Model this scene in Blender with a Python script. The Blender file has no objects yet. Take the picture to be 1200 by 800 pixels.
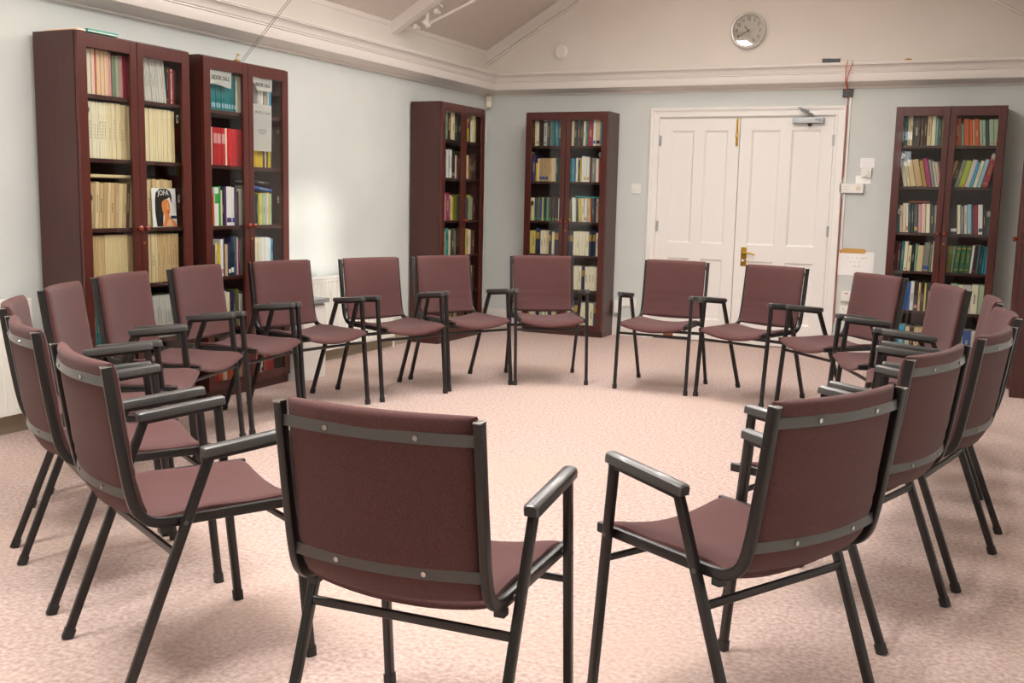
import bpy, bmesh, math, random
from mathutils import Vector, Matrix
random.seed(7)
SC = bpy.context.scene
COL = SC.collection
PI = math.pi

# ------------------------------------------------------------------ camera
CF, CYAW, CPITCH, CROLL = 1212.04, 0.42910, 0.13840, 0.0221
CPOS = Vector((4.4869, -9.1184, 1.2482))
cam = bpy.data.cameras.new('camera')
cam.sensor_width = 36; cam.lens = CF * 36 / 1200; cam.clip_start = .05
co = bpy.data.objects.new('camera', cam); COL.objects.link(co)
fw = Vector((-math.sin(CYAW)*math.cos(CPITCH), math.cos(CYAW)*math.cos(CPITCH), -math.sin(CPITCH)))
ri = Vector((math.cos(CYAW), math.sin(CYAW), 0)); up = ri.cross(fw)
r2 = math.cos(CROLL)*ri + math.sin(CROLL)*up; u2 = -math.sin(CROLL)*ri + math.cos(CROLL)*up
M = Matrix((r2, u2, -fw)).transposed().to_4x4(); M.translation = CPOS
co.matrix_world = M
SC.camera = co
# ------------------------------------------------------------------ light and exposure
EXPOSURE = 0.1
LAMP_W = 36.0
SKY_STRENGTH = 6.0
SUN_STRENGTH = 2.4
SUN_DIR = Vector((1, -.42, .17))       # towards the sun
WIN_RIGHT = [(-5.75, -4.65), (-4.1, -2.3), (-8.6, -6.8)]   # windows of the right wall (outside the frame)
WZ0, WZ1 = 1.45, 2.15
WINZ = {-5.75: (1.45, 2.15), -4.1: (.9, 2.15), -8.6: (.9, 2.15)}
WIN_FRONT = [(2.8, 3.15)]
SC.view_settings.view_transform = 'Standard'
SC.view_settings.look = 'None'
SC.view_settings.gamma = 1
SC.view_settings.use_curve_mapping = False
SC.view_settings.exposure = EXPOSURE
SC.cycles.max_bounces = 10
SC.cycles.diffuse_bounces = 5
SC.cycles.transparent_max_bounces = 16
SC.cycles.use_denoising = True
SC.cycles.sample_clamp_indirect = 6
w = bpy.data.worlds.new('world'); SC.world = w; w.use_nodes = True
bg = w.node_tree.nodes['Background']
bg.inputs[0].default_value = (.86, .93, 1, 1); bg.inputs[1].default_value = SKY_STRENGTH

def light(name, kind, loc, direction=None, **k):
    l = bpy.data.lights.new(name, kind); o = bpy.data.objects.new(name, l); COL.objects.link(o)
    o.location = loc
    if direction is not None: o.rotation_euler = Vector(direction).to_track_quat('-Z', 'Y').to_euler()
    for a, v in k.items():
        if a == 'portal': l.cycles.is_portal = True
        else: setattr(l, a, v)
    return o
XW, YF = 4.98, -11.2        # right wall, front wall
light('sun', 'SUN', (9, -9, 6), -SUN_DIR, energy=SUN_STRENGTH, angle=.06, color=(1, .95, .88))
for a, b in WIN_RIGHT:
    light('window_light', 'AREA', (XW+.2, (a+b)/2, (WINZ[a][0]+WINZ[a][1])/2), (-1, 0, 0), shape='RECTANGLE', size=b-a, size_y=WINZ[a][1]-WINZ[a][0], portal=1)
for a, b in WIN_FRONT:
    light('window_light', 'AREA', ((a+b)/2, YF-.2, 2.25), (0, 1, 0), shape='RECTANGLE', size=b-a, size_y=.7, portal=1)
LAMPS = [(1.95, -2.6, .8), (3.05, -2.6, .8), (1.95, -4.9, .45), (3.05, -4.9, .45), (1.95, -7.4, 1.25), (3.05, -7.4, 1.25)]
LAMP_Z = 2.95

# ------------------------------------------------------------------ materials
def lin(c):
    c = c.lstrip('#'); v = [int(c[i:i+2], 16)/255 for i in (0, 2, 4)]
    return tuple((x/12.92 if x <= .04045 else ((x+.055)/1.055)**2.4) for x in v) + (1,)
def mat(name, color, rough=.6, metal=0, spec=.5, coat=0):
    m = bpy.data.materials.new(name); m.use_nodes = True
    b = m.node_tree.nodes['Principled BSDF']
    b.inputs['Base Color'].default_value = lin(color) if isinstance(color, str) else color
    b.inputs['Roughness'].default_value = rough; b.inputs['Metallic'].default_value = metal
    b.inputs['Specular IOR Level'].default_value = spec; b.inputs['Coat Weight'].default_value = coat
    return m
def N(m, t, **k):
    n = m.node_tree.nodes.new(t)
    for a, v in k.items():
        if a.startswith('i_'): n.inputs[int(a[2:]) if a[2:].isdigit() else a[2:].replace('_', ' ')].default_value = v
        else: setattr(n, a, v)
    return n
def noise_mat(name, c1, c2, scale, rough=.8, bump=0, detail=4, bscale=None, spec=.3, stretch=None, c3=None, coat=0):
    m = mat(name, c1, rough, spec=spec, coat=coat); L = m.node_tree.links; b = m.node_tree.nodes['Principled BSDF']
    tc = N(m, 'ShaderNodeTexCoord'); mp = N(m, 'ShaderNodeMapping'); L.new(tc.outputs['Object'], mp.inputs[0])
    if stretch: mp.inputs['Scale'].default_value = stretch
    nz = N(m, 'ShaderNodeTexNoise'); nz.inputs['Scale'].default_value = scale; nz.inputs['Detail'].default_value = detail
    L.new(mp.outputs[0], nz.inputs['Vector'])
    cr = N(m, 'ShaderNodeValToRGB'); L.new(nz.outputs['Fac'], cr.inputs[0])
    cr.color_ramp.elements[0].position = .3; cr.color_ramp.elements[1].position = .7
    cr.color_ramp.elements[0].color = lin(c1); cr.color_ramp.elements[1].color = lin(c2)
    out = cr.outputs[0]
    if c3:
        n2 = N(m, 'ShaderNodeTexNoise'); n2.inputs['Scale'].default_value = 1.3; n2.inputs['Detail'].default_value = 5; L.new(mp.outputs[0], n2.inputs['Vector'])
        r2_ = N(m, 'ShaderNodeValToRGB'); r2_.color_ramp.elements[0].position = .5; r2_.color_ramp.elements[1].position = .75
        r2_.color_ramp.elements[0].color = (0, 0, 0, 1); r2_.color_ramp.elements[1].color = (.75, .75, .75, 1); L.new(n2.outputs['Fac'], r2_.inputs[0])
        mx = N(m, 'ShaderNodeMix', data_type='RGBA'); L.new(r2_.outputs[0], mx.inputs[0]); L.new(out, mx.inputs[6]); mx.inputs[7].default_value = lin(c3)
        out = mx.outputs[2]
    L.new(out, b.inputs['Base Color'])
    if bump:
        n3 = N(m, 'ShaderNodeTexNoise'); n3.inputs['Scale'].default_value = bscale or scale; n3.inputs['Detail'].default_value = 3; L.new(mp.outputs[0], n3.inputs['Vector'])
        bp = N(m, 'ShaderNodeBump'); bp.inputs['Strength'].default_value = bump; bp.inputs['Distance'].default_value = .004
        L.new(n3.outputs['Fac'], bp.inputs['Height']); L.new(bp.outputs[0], b.inputs['Normal'])
    return m
M_WALL = noise_mat('wall_paint_pale_grey_green', 'CBCFCB', 'D0D4CF', 3, .75, bump=.15, bscale=90)
M_GABLE = noise_mat('gable_paint_cream', 'DFD8CF', 'E3DCD4', 3, .8, bump=.15, bscale=90)
M_CEIL = noise_mat('ceiling_textured_cream', 'D0C6BE', 'D6CDC5', 30, .9, bump=.5, bscale=160)
M_TRIM = mat('trim_gloss_cream', 'E4DED7', .35)
M_DOOR = mat('door_gloss_white', 'ECE9E4', .35)
M_CARPET = noise_mat('carpet_pink_beige', 'B2978E', 'DAC7BE', 62, .95, bump=.9, bscale=260, spec=.1, c3='CBB2A3', detail=9)
M_FABRIC = noise_mat('fabric_mauve_brown', '4F3332', '664543', 380, .9, bump=.35, bscale=900, spec=.15)
M_FABRIC.node_tree.nodes['Principled BSDF'].inputs['Sheen Weight'].default_value = .12
M_METAL = mat('charcoal_painted_steel', '1F1C1B', .3, spec=.5)
M_ARM = mat('arm_pad_dark_plastic', '3C3C3B', .36, spec=.9, coat=.2)
M_STRAP = mat('strap_grey_steel', '5B5957', .3, spec=.6, metal=.4)
M_RUBBER = mat('rubber_black', '262422', .6)
M_STEEL = mat('bright_steel', 'B8B8B4', .25, metal=1)
M_WOOD = noise_mat('mahogany_veneer', '3B1A16', '48221B', 6, .4, bump=0, spec=.5, stretch=(14, 14, .6), coat=.15)
M_WOODF = noise_mat('mahogany_frame', '431B15', '54231B', 6, .28, spec=.5, stretch=(14, 14, .6), coat=.2)
M_BACK = mat('bookcase_back_dark', '2E1512', .7)
M_KNOB = mat('turned_mahogany_knob', '7A2E20', .2, coat=.4)
M_BRASS = mat('brass', 'B8923C', .28, metal=1)
M_WHITE = mat('white_plastic', 'EDEBE4', .35)
M_IVORY = mat('aged_ivory_plastic', 'D9D0B4', .45)
M_GREYP = mat('grey_plastic', '8D8F8E', .4)
M_BLACK = mat('black_plastic', '1B1B1B', .4)
M_PAPER = mat('paper_white', 'F8F7F4', .8)
M_PAPER2 = mat('envelope_brown', 'C79A55', .8)
M_INK = mat('ink_dark', '3A3A3E', .8)
M_FAINT = mat('faint_pencil_grey', 'B5B6BC', .8)
M_RAD = mat('radiator_enamel', 'E6E5DD', .3)
M_ALU = mat('satin_grey_metal', 'A4A6A6', .35, metal=.4)
M_RED = mat('red_cable', 'C8502E', .5)
M_SILV = mat('silver_clock_rim', 'D5D3CE', .25, metal=.4)
M_FACE = mat('clock_face', 'C6BCB0', .6)
M_SKIRT = mat('skirting_taupe_gloss', 'A0957F', .4)
M_LAMP = mat('lamp_diffuser', 'FFFFFF', .5)
_b = M_LAMP.node_tree.nodes['Principled BSDF']; _b.inputs['Emission Color'].default_value = (1, .93, .84, 1); _b.inputs['Emission Strength'].default_value = 2.0
def glass_mat(name, tint=(1, 1, 1, 1), refl=1.0):
    m = bpy.data.materials.new(name); m.use_nodes = True; nt = m.node_tree; nt.nodes.clear()
    o = nt.nodes.new('ShaderNodeOutputMaterial'); mx = nt.nodes.new('ShaderNodeMixShader')
    t = nt.nodes.new('ShaderNodeBsdfTransparent'); t.inputs[0].default_value = tint
    g = nt.nodes.new('ShaderNodeBsdfGlossy'); g.inputs['Roughness'].default_value = 0.0
    lw = nt.nodes.new('ShaderNodeLayerWeight'); lw.inputs[0].default_value = .5
    pw = nt.nodes.new('ShaderNodeMath'); pw.operation = 'POWER'; pw.inputs[1].default_value = 5
    f = nt.nodes.new('ShaderNodeMath'); f.operation = 'MULTIPLY_ADD'; f.inputs[1].default_value = .9; f.inputs[2].default_value = .035
    nt.links.new(lw.outputs['Facing'], pw.inputs[0]); nt.links.new(pw.outputs[0], f.inputs[0])
    nt.links.new(f.outputs[0], mx.inputs[0]); nt.links.new(t.outputs[0], mx.inputs[1]); nt.links.new(g.outputs[0], mx.inputs[2]); nt.links.new(mx.outputs[0], o.inputs[0])
    return m
M_GLASS = glass_mat('door_glass', (.93, .94, .93, 1))
M_WGLASS = glass_mat('window_glass')

# ------------------------------------------------------------------ mesh helpers
def new_obj(name, bm, mats, parent=None, smooth=False, loc=None):
    me = bpy.data.meshes.new(name)
    bmesh.ops.recalc_face_normals(bm, faces=bm.faces[:])
    bm.to_mesh(me); bm.free()
    for m in (mats if isinstance(mats, (list, tuple)) else [mats]): me.materials.append(m)
    if smooth:
        for p in me.polygons: p.use_smooth = True
        me.set_sharp_from_angle(angle=math.radians(38))
    o = bpy.data.objects.new(name, me); COL.objects.link(o)
    if parent: o.parent = parent
    if loc is not None: o.location = loc
    return o
def tag(o, label=None, cat=None, group=None, kind=None):
    if label: o['label'] = label
    if cat: o['category'] = cat
    if group: o['group'] = group
    if kind: o['kind'] = kind
    return o
def empty(name, loc, rz=0, label=None, cat=None, group=None):
    o = bpy.data.objects.new(name, None); COL.objects.link(o); o.location = loc; o.rotation_euler = (0, 0, rz); o.empty_display_size = .1
    return tag(o, label, cat, group)
def box(bm, x0, x1, y0, y1, z0, z1, bev=0, mi=0):
    r = bmesh.ops.create_cube(bm, size=1, matrix=Matrix.Translation(((x0+x1)/2, (y0+y1)/2, (z0+z1)/2)) @ Matrix.Diagonal((abs(x1-x0), abs(y1-y0), abs(z1-z0), 1)))
    vs = r['verts']; fs = {f for v in vs for f in v.link_faces}
    for f in fs: f.material_index = mi
    if bev:
        es = list({e for v in vs for e in v.link_edges})
        rr = bmesh.ops.bevel(bm, geom=es, offset=bev, segments=2, affect='EDGES', profile=.7)
        for f in rr['faces']: f.material_index = mi
    return vs
def bx(*a, **k):
    bm = bmesh.new(); box(bm, *a, **k); return bm
def cyl(bm, p0, p1, r0, r1=None, seg=16, cap=True, mi=0):
    p0, p1 = Vector(p0), Vector(p1); r1 = r0 if r1 is None else r1
    d = p1-p0; q = d.to_track_quat('Z', 'Y').to_matrix().to_4x4(); q.translation = (p0+p1)/2
    r = bmesh.ops.create_cone(bm, cap_ends=cap, segments=seg, radius1=r0, radius2=r1, depth=d.length, matrix=q)
    for f in {f for v in r['verts'] for f in v.link_faces}: f.material_index = mi
    return r['verts']
def sph(bm, c, r, sc=(1, 1, 1), seg=16, mi=0):
    rr = bmesh.ops.create_uvsphere(bm, u_segments=seg, v_segments=seg//2+2, radius=r, matrix=Matrix.Translation(c) @ Matrix.Diagonal((*sc, 1)))
    for f in {f for v in rr['verts'] for f in v.link_faces}: f.material_index = mi
def rrect(w_, h_, r, n=3):
    pts = []
    for cx, cy, a0 in ((w_/2-r, h_/2-r, 0), (-w_/2+r, h_/2-r, 90), (-w_/2+r, -h_/2+r, 180), (w_/2-r, -h_/2+r, 270)):
        for i in range(n+1):
            a = math.radians(a0+90*i/n); pts.append((cx+r*math.cos(a), cy+r*math.sin(a)))
    return pts
def sweep(bm, path, prof, side=Vector((1, 0, 0)), cap=True, mi=0, closed=False):
    """sweep a closed 2-D profile (u along 'side', v across) along the path; mitred joints"""
    P = [Vector(p) for p in path]; n = len(P); rings = []
    for i in range(n):
        a = (P[i]-P[i-1]).normalized() if i > 0 or closed else None
        b = (P[(i+1) % n]-P[i]).normalized() if i < n-1 or closed else None
        t = (a or b) if a is None or b is None else (a+b).normalized()
        s = (side - t*side.dot(t)).normalized(); v = t.cross(s)
        k = 1.0
        if a is not None and b is not None:
            c = a.dot(t); k = 1/max(c, .4)
        # mitre widening acts in the plane of bend
        if a is not None and b is not None and (b-a).length > 1e-6:
            m_ = (b-a).normalized()
        else: m_ = None
        ring = []
        for (pu, pv) in prof:
            off = s*pu + v*pv
            if m_ is not None: off = off + m_*(off.dot(m_))*(k-1)
            ring.append(bm.verts.new(P[i]+off))
        rings.append(ring)
    m = len(prof); fs = []
    for i in range(n if closed else n-1):
        A, B = rings[i], rings[(i+1) % n]
        for j in range(m):
            f = bm.faces.new((A[j], A[(j+1) % m], B[(j+1) % m], B[j])); f.material_index = mi
    if cap and not closed:
        f = bm.faces.new(rings[0][::-1]); f.material_index = mi
        f = bm.faces.new(rings[-1]); f.material_index = mi
def rounded_path(pts, rad, n=6):
    """fillet the inner corners of a polyline"""
    P = [Vector(p) for p in pts]; out = [P[0]]
    for i in range(1, len(P)-1):
        a = (P[i-1]-P[i]); b = (P[i+1]-P[i]); r = rad[i-1] if isinstance(rad, (list, tuple)) else rad
        ra = min(r, a.length*.49); rb = min(r, b.length*.49); p0 = P[i]+a.normalized()*ra; p2 = P[i]+b.normalized()*rb
        for k in range(n+1):
            t = k/n; out.append(p0*(1-t)**2 + P[i]*2*t*(1-t) + p2*t*t)
    out.append(P[-1]); return out
def lathe(bm, prof, axis_o, axis=(0, 0, 1), seg=20, mi=0, cap=True):
    q = Vector(axis).to_track_quat('Z', 'Y').to_matrix(); o = Vector(axis_o); rings = []
    for (r, h) in prof:
        rings.append([bm.verts.new(o+q @ Vector((r*math.cos(2*PI*k/seg), r*math.sin(2*PI*k/seg), h))) for k in range(seg)])
    for A, B in zip(rings, rings[1:]):
        for k in range(seg):
            f = bm.faces.new((A[k], A[(k+1) % seg], B[(k+1) % seg], B[k])); f.material_index = mi
    for R, pr_ in ((rings[0][::-1], prof[0]), (rings[-1], prof[-1])):
        if pr_[0] > .1 or not cap: continue
        try: bm.faces.new(R).material_index = mi
        except ValueError: pass
def text_obj(name, body, size, m, parent, loc, rot=(PI/2, 0, 0), extrude=.0004, align='CENTER', squash=1.0, bold=0.0):
    c = bpy.data.curves.new(name, 'FONT'); c.body = body; c.size = size; c.extrude = extrude; c.align_x = align; c.align_y = 'CENTER'; c.offset = size*bold
    tmp = bpy.data.objects.new(name, c); COL.objects.link(tmp)
    dg = bpy.context.evaluated_depsgraph_get(); me = bpy.data.meshes.new_from_object(tmp.evaluated_get(dg))
    bpy.data.objects.remove(tmp)
    me.materials.clear(); me.materials.append(m)
    o = bpy.data.objects.new(name, me); COL.objects.link(o); o.parent = parent; o.location = loc; o.rotation_euler = rot; o.scale = (squash, 1, 1)
    return o
def copy_tree(o, parent=None):
    c = o.copy(); COL.objects.link(c)
    if parent: c.parent = parent
    for ch in list(o.children): copy_tree(ch, c)
    return c

# ------------------------------------------------------------------ room shell
EAVE, SLOPE, XM = 2.62, .575, XW/2
def ceil_z(x): return EAVE + SLOPE*(x if x < XM else XW-x)
struct = lambda o: tag(o, kind='structure')
struct(new_obj('floor', bx(-.12, XW+.12, YF-.12, .12, -.1, 0), M_CARPET))
bm = bmesh.new(); box(bm, -.12, 0, YF-.12, .12, 0, 2.28)
struct(new_obj('wall_left', bm, M_WALL))
bm = bmesh.new(); box(bm, -.12, 0, YF-.12, .12, 2.28, EAVE+.06)
struct(new_obj('wall_left_upper', bm, M_GABLE))
def gable(name, y0, y1, zlo, m, holes=()):
    bm = bmesh.new()
    pts = [(0, zlo), (XW, zlo), (XW, EAVE), (XM, ceil_z(XM)), (0, EAVE)]
    A = [bm.verts.new((x, y0, z)) for x, z in pts]; B = [bm.verts.new((x, y1, z)) for x, z in pts]
    bm.faces.new(A); bm.faces.new(B[::-1])
    for i in range(5): bm.faces.new((A[i], A[(i+1) % 5], B[(i+1) % 5], B[i]))
    return struct(new_obj(name, bm, m))
# back wall: doorway left as an opening 1.72..3.25 wide, 1.98 high
DX0, DX1, DZ = 1.725, 3.245, 1.985
bm = bmesh.new(); box(bm, 0, DX0, 0, .12, 0, 2.28); box(bm, DX1, XW, 0, .12, 0, 2.28); box(bm, DX0, DX1, 0, .12, DZ, 2.28)
struct(new_obj('wall_back', bm, M_WALL))
gable('wall_back_upper', 0, .12, 2.28, M_GABLE)
# right wall with windows
bm = bmesh.new(); ys = [YF-.12]
for a, b in sorted(WIN_RIGHT): ys += [a, b]
ys.append(.12)
for i in range(0, len(ys), 2): box(bm, XW, XW+.25, ys[i], ys[i+1], 0, EAVE+.06)
for a, b in WIN_RIGHT: box(bm, XW, XW+.25, a, b, 0, WINZ[a][0]); box(bm, XW, XW+.25, a, b, WINZ[a][1], EAVE+.06)
struct(new_obj('wall_right', bm, M_WALL))
FZ0, FZ1 = 1.9, 2.6
bm = bmesh.new(); xs = [0]
for a, b in WIN_FRONT: xs += [a, b]
xs.append(XW)
for i in range(0, len(xs), 2): box(bm, xs[i], xs[i+1], YF-.25, YF, 0, FZ1)
for a, b in WIN_FRONT: box(bm, a, b, YF-.25, YF, 0, FZ0)
struct(new_obj('wall_front', bm, M_WALL))
gable('wall_front_upper', YF-.25, YF, FZ1, M_GABLE)
# ceiling slopes
bm = bmesh.new()
for s in (0, 1):
    xa, xb = (-.12, XM) if s == 0 else (XW+.25, XM)
    za = EAVE + SLOPE*(-.12 if s == 0 else -.25); zb = ceil_z(XM)
    v = [bm.verts.new(p) for p in ((xa, YF-.25, za), (xb, YF-.25, zb), (xb, .12, zb), (xa, .12, za), (xa, YF-.25, za+.12), (xb, YF-.25, zb+.12), (xb, .12, zb+.12), (xa, .12, za+.12))]
    for f in ((0, 1, 2, 3), (4, 5, 6, 7), (0, 1, 5, 4), (2, 3, 7, 6), (3, 0, 4, 7), (1, 2, 6, 5)): bm.faces.new([v[i] for i in f])
struct(new_obj('ceiling', bm, M_CEIL))
# windows (frames, glazing bars, panes, sills)
def window(n, o0, along, out, a, b, z0, z1):
    bm = bmesh.new(); t = .05
    def seg(u0, u1, za, zb, d0=.08, d1=.14):
        p = [Vector(o0)+Vector(along)*u0+Vector(out)*d0, Vector(o0)+Vector(along)*u1+Vector(out)*d1]
        box(bm, min(p[0].x, p[1].x), max(p[0].x, p[1].x), min(p[0].y, p[1].y), max(p[0].y, p[1].y), za, zb)
    seg(a, a+t, z0, z1); seg(b-t, b, z0, z1); seg(a, b, z0, z0+t); seg(a, b, z1-t, z1)
    seg((a+b)/2-.015, (a+b)/2+.015, z0, z1); seg(a, b, (z0+z1)/2-.02, (z0+z1)/2+.02)
    o = struct(new_obj('window_%d' % n, bm, M_TRIM))
    bm = bmesh.new(); seg(a, b, z0, z1, .105, .11); new_obj('pane', bm, M_WGLASS, o)
    bm = bmesh.new(); seg(a-.05, b+.05, z0-.04, z0, -.06, .1); new_obj('window_sill', bm, M_TRIM, o)
k = 1
M_ADDED_BLIND = bpy.data.materials.new('added_blind_fabric'); M_ADDED_BLIND.use_nodes = True  # translucent cloth for the added blinds, turns direct sun into diffuse daylight
_n = M_ADDED_BLIND.node_tree.nodes; _n.clear(); _o = _n.new('ShaderNodeOutputMaterial'); _m = _n.new('ShaderNodeMixShader'); _t = _n.new('ShaderNodeBsdfTranslucent'); _d = _n.new('ShaderNodeBsdfDiffuse')
_t.inputs[0].default_value = (.4, .4, .39, 1); _d.inputs[0].default_value = (.9, .9, .87, 1); _m.inputs[0].default_value = .3
M_ADDED_BLIND.node_tree.links.new(_t.outputs[0], _m.inputs[1]); M_ADDED_BLIND.node_tree.links.new(_d.outputs[0], _m.inputs[2]); M_ADDED_BLIND.node_tree.links.new(_m.outputs[0], _o.inputs[0])
for a, b in WIN_RIGHT:
    window(k, (XW, 0, 0), (0, 1, 0), (1, 0, 0), a, b, *WINZ[a]); k += 1
    if a != -5.75:  # unseen blinds added here to keep direct sun out of these windows
        t = empty('added_sun_blind', (XW+.05, (a+b)/2, WINZ[a][1]-.03), 0, 'added unseen pale blind blocking direct sun at a window of the right wall', 'blind', 'added sun-blocking blinds of the right wall')
        bm = bmesh.new(); cyl(bm, (0, (a-b)/2+.03, 0), (0, (b-a)/2-.03, 0), .02); new_obj('roller', bm, M_WHITE, t, smooth=True)
        new_obj('added_blind_fabric', bx(-.001, .0, (a-b)/2+.01, (b-a)/2-.01, WINZ[a][0]-WINZ[a][1]+.035, 0), M_ADDED_BLIND, t)
for a, b in WIN_FRONT: window(k, (0, YF, 0), (1, 0, 0), (0, -1, 0), a, b, FZ0, FZ1); k += 1
# cornice round the room: closed path, profile (out, z)
def ring_sweep(bm, prof, x0, x1, y0, y1):
    def off(d, z): return [(x0+d, y0+d, z), (x1-d, y0+d, z), (x1-d, y1-d, z), (x0+d, y1-d, z)]
    R = [[bm.verts.new(p) for p in off(d, z)] for d, z in prof]
    for A, B in zip(R, R[1:]+R[:1]):
        for j in range(4): bm.faces.new((A[j], A[(j+1) % 4], B[(j+1) % 4], B[j]))
CORN = [(-.01, 2.198), (.012, 2.198), (.016, 2.204), (.016, 2.212), (.024, 2.217), (.05, 2.226), (.1, 2.236), (.148, 2.24), (.15, 2.243), (.15, 2.305),
        (.158, 2.309), (.158, 2.317), (.166, 2.322), (.17, 2.335), (.178, 2.348), (.19, 2.358), (.2, 2.364), (.206, 2.367), (.206, 2.374), (.213, 2.376), (.213, 2.386), (.2, 2.39), (-.01, 2.392)]
bm = bmesh.new(); ring_sweep(bm, CORN, 0, XW, YF, 0)
struct(new_obj('trim_1', bm, M_TRIM, smooth=True))
# thin bead where wall meets the sloping ceiling
bm = bmesh.new(); box(bm, 0, .006, YF, 0, 2.585, 2.64, bev=.002)
struct(new_obj('trim_2', bm, M_GABLE))
# barge mouldings on the gable
def sloped(bm, x0, x1, y0, y1, dz0, dz1):
    v = []
    for x in (x0, x1):
        for y in (y0, y1):
            for dz in (dz0, dz1): v.append(bm.verts.new((x, y, ceil_z(x)+dz)))
    for f in ((0, 1, 3, 2), (4, 5, 7, 6), (0, 1, 5, 4), (2, 3, 7, 6), (0, 2, 6, 4), (1, 3, 7, 5)): bm.faces.new([v[i] for i in f])
bm = bmesh.new()
for a, b in ((0, XM), (XM, XW)):
    sloped(bm, a, b, -.045, 0, -.1, .01); sloped(bm, a, b, -.06, 0, -.115, -.1); sloped(bm, a, b, -.035, 0, -.135, -.118)
struct(new_obj('trim_3', bm, M_TRIM))
# skirting
def skirt(name, segs, m=M_TRIM):
    bm = bmesh.new()
    for x0, x1, y0, y1 in segs:
        box(bm, x0, x1, y0, y1, 0, .135)
        ix = .006
        if abs(x1-x0) > abs(y1-y0): box(bm, x0, x1, y0+(ix if y1 <= 0.001 else 0), y1, .135, .15); box(bm, x0, x1, y0+ix*1.6, y1, .15, .165)
        else: box(bm, x0, x1-(ix if x0 < 1 else 0), y0, y1, .135, .15); box(bm, x0, x1-ix*1.6, y0, y1, .15, .165)
    struct(new_obj(name, bm, m))
skirt('baseboard_back', [(0, 1.648, -.018, 0), (3.318, XW, -.018, 0)])
skirt('baseboard_left', [(0, .018, YF, -.018)], M_SKIRT)
skirt('baseboard_right', [(XW-.018, XW, YF, -.018)])
skirt('baseboard_front', [(.018, XW-.018, YF, YF+.018)])
# rafter below the slope, with its tie rod
bm = bmesh.new(); sloped(bm, 0, XM, -1.78, -1.70, -.095, .01); sloped(bm, XM, XW, -1.78, -1.70, -.095, .01)
sloped(bm, 0, XM, -1.70, -1.685, -.06, .01)
struct(new_obj('beam_1', bm, M_TRIM))
bm = bmesh.new(); sloped(bm, 0, XM, -6.1, -6.02, -.095, .01); sloped(bm, XM, XW, -6.1, -6.02, -.095, .01)
struct(new_obj('beam_2', bm, M_TRIM))
t = empty('tie_rod', (.25, -1.62, 2.61), label='white painted iron tie rod bolted to the roof beam above the left wall', cat='tie rod')
bm = bmesh.new(); cyl(bm, (0, 0, 0), (2.2, 0, .86), .011, seg=14); new_obj('rod', bm, M_TRIM, t, smooth=True)
bm = bmesh.new()
cyl(bm, (-.02, -.05, .03), (-.005, .02, -.012), .024, seg=14); cyl(bm, (.03, -.06, .085), (-.012, .0, .0), .018, seg=14); sph(bm, (-.005, .0, -.004), .026)
new_obj('clevis', bm, M_TRIM, t, smooth=True)
for dx, dz in ((-.075, -.025), (.115, .085)):
    bm = bmesh.new(); cyl(bm, (dx, -.065, dz), (dx+.004, -.02, dz-.006), .013, seg=6); cyl(bm, (dx, -.075, dz), (dx, -.062, dz), .02, seg=14)
    new_obj('bolt', bm, M_TRIM, t)
bm = bmesh.new(); sweep(bm, rounded_path([(.07, -.06, .12), (.12, -.05, .15), (.15, -.03, .12)], .02), rrect(.014, .014, .006)); new_obj('hook', bm, M_TRIM, t)

# ------------------------------------------------------------------ double doors
bm = bmesh.new()
AW = .077
for st, (d0, d1) in enumerate(((0, .022), (.012, .03), (.05, .036))):
    pass
def arch(bm, e0, e1, dep):
    """one fillet of the architrave: e0..e1 measured outward from the opening"""
    box(bm, DX0-e1, DX0-e0, -dep, 0, 0, DZ+e1); box(bm, DX1+e0, DX1+e1, -dep, 0, 0, DZ+e1); box(bm, DX0-e0, DX1+e0, -dep, 0, DZ+e0, DZ+e1)
arch(bm, 0, .018, .022); arch(bm, .018, .05, .018); arch(bm, .05, .062, .03); arch(bm, .062, .077, .036)
box(bm, DX0, DX0+.012, 0, .12, 0, DZ); box(bm, DX1-.012, DX1, 0, .12, 0, DZ); box(bm, DX0+.012, DX1-.012, 0, .12, DZ-.012, DZ)
box(bm, DX0, DX1, .06, .12, 0, DZ)
struct(new_obj('trim_4', bm, M_DOOR))
DM = 2.447
def leaf(name, x0, x1):
    bm = bmesh.new(); z0, z1 = .008, DZ-.015; yf = -.004; yb = .036
    wst = .1; xm = (x0+x1)/2; mw = .095
    rails = [(z0, .2), (.74, .84+.04), (z1-.105, z1)]
    box(bm, x0, x0+wst, yf, yb, z0, z1); box(bm, x1-wst, x1, yf, yb, z0, z1); box(bm, xm-mw/2, xm+mw/2, yf, yb, z0, z1)
    for a, b in rails:
        for c, d in ((x0+wst, xm-mw/2), (xm+mw/2, x1-wst)): box(bm, c, d, yf, yb, a, b)
    for a, b in ((rails[0][1], rails[1][0]), (rails[1][1], rails[2][0])):
        for c, d in ((x0+wst, xm-mw/2), (xm+mw/2, x1-wst)):
            box(bm, c, d, yf+.014, yb-.01, a, b)
            m_ = .016    # sloping bead round the sunk panel
            for q in (0,):
                O = [(c, a), (d, a), (d, b), (c, b)]; I = [(c+m_, a+m_), (d-m_, a+m_), (d-m_, b-m_), (c+m_, b-m_)]
                vo = [bm.verts.new((x, yf+.003, z)) for x, z in O]; vi = [bm.verts.new((x, yf+.0138, z)) for x, z in I]
                for j in range(4): bm.faces.new((vo[j], vo[(j+1) % 4], vi[(j+1) % 4], vi[j]))
    return struct(new_obj(name, bm, M_DOOR))
d1 = leaf('door_1', DX0+.014, DM-.003); d2 = leaf('door_2', DM+.003, DX1-.014)
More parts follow.
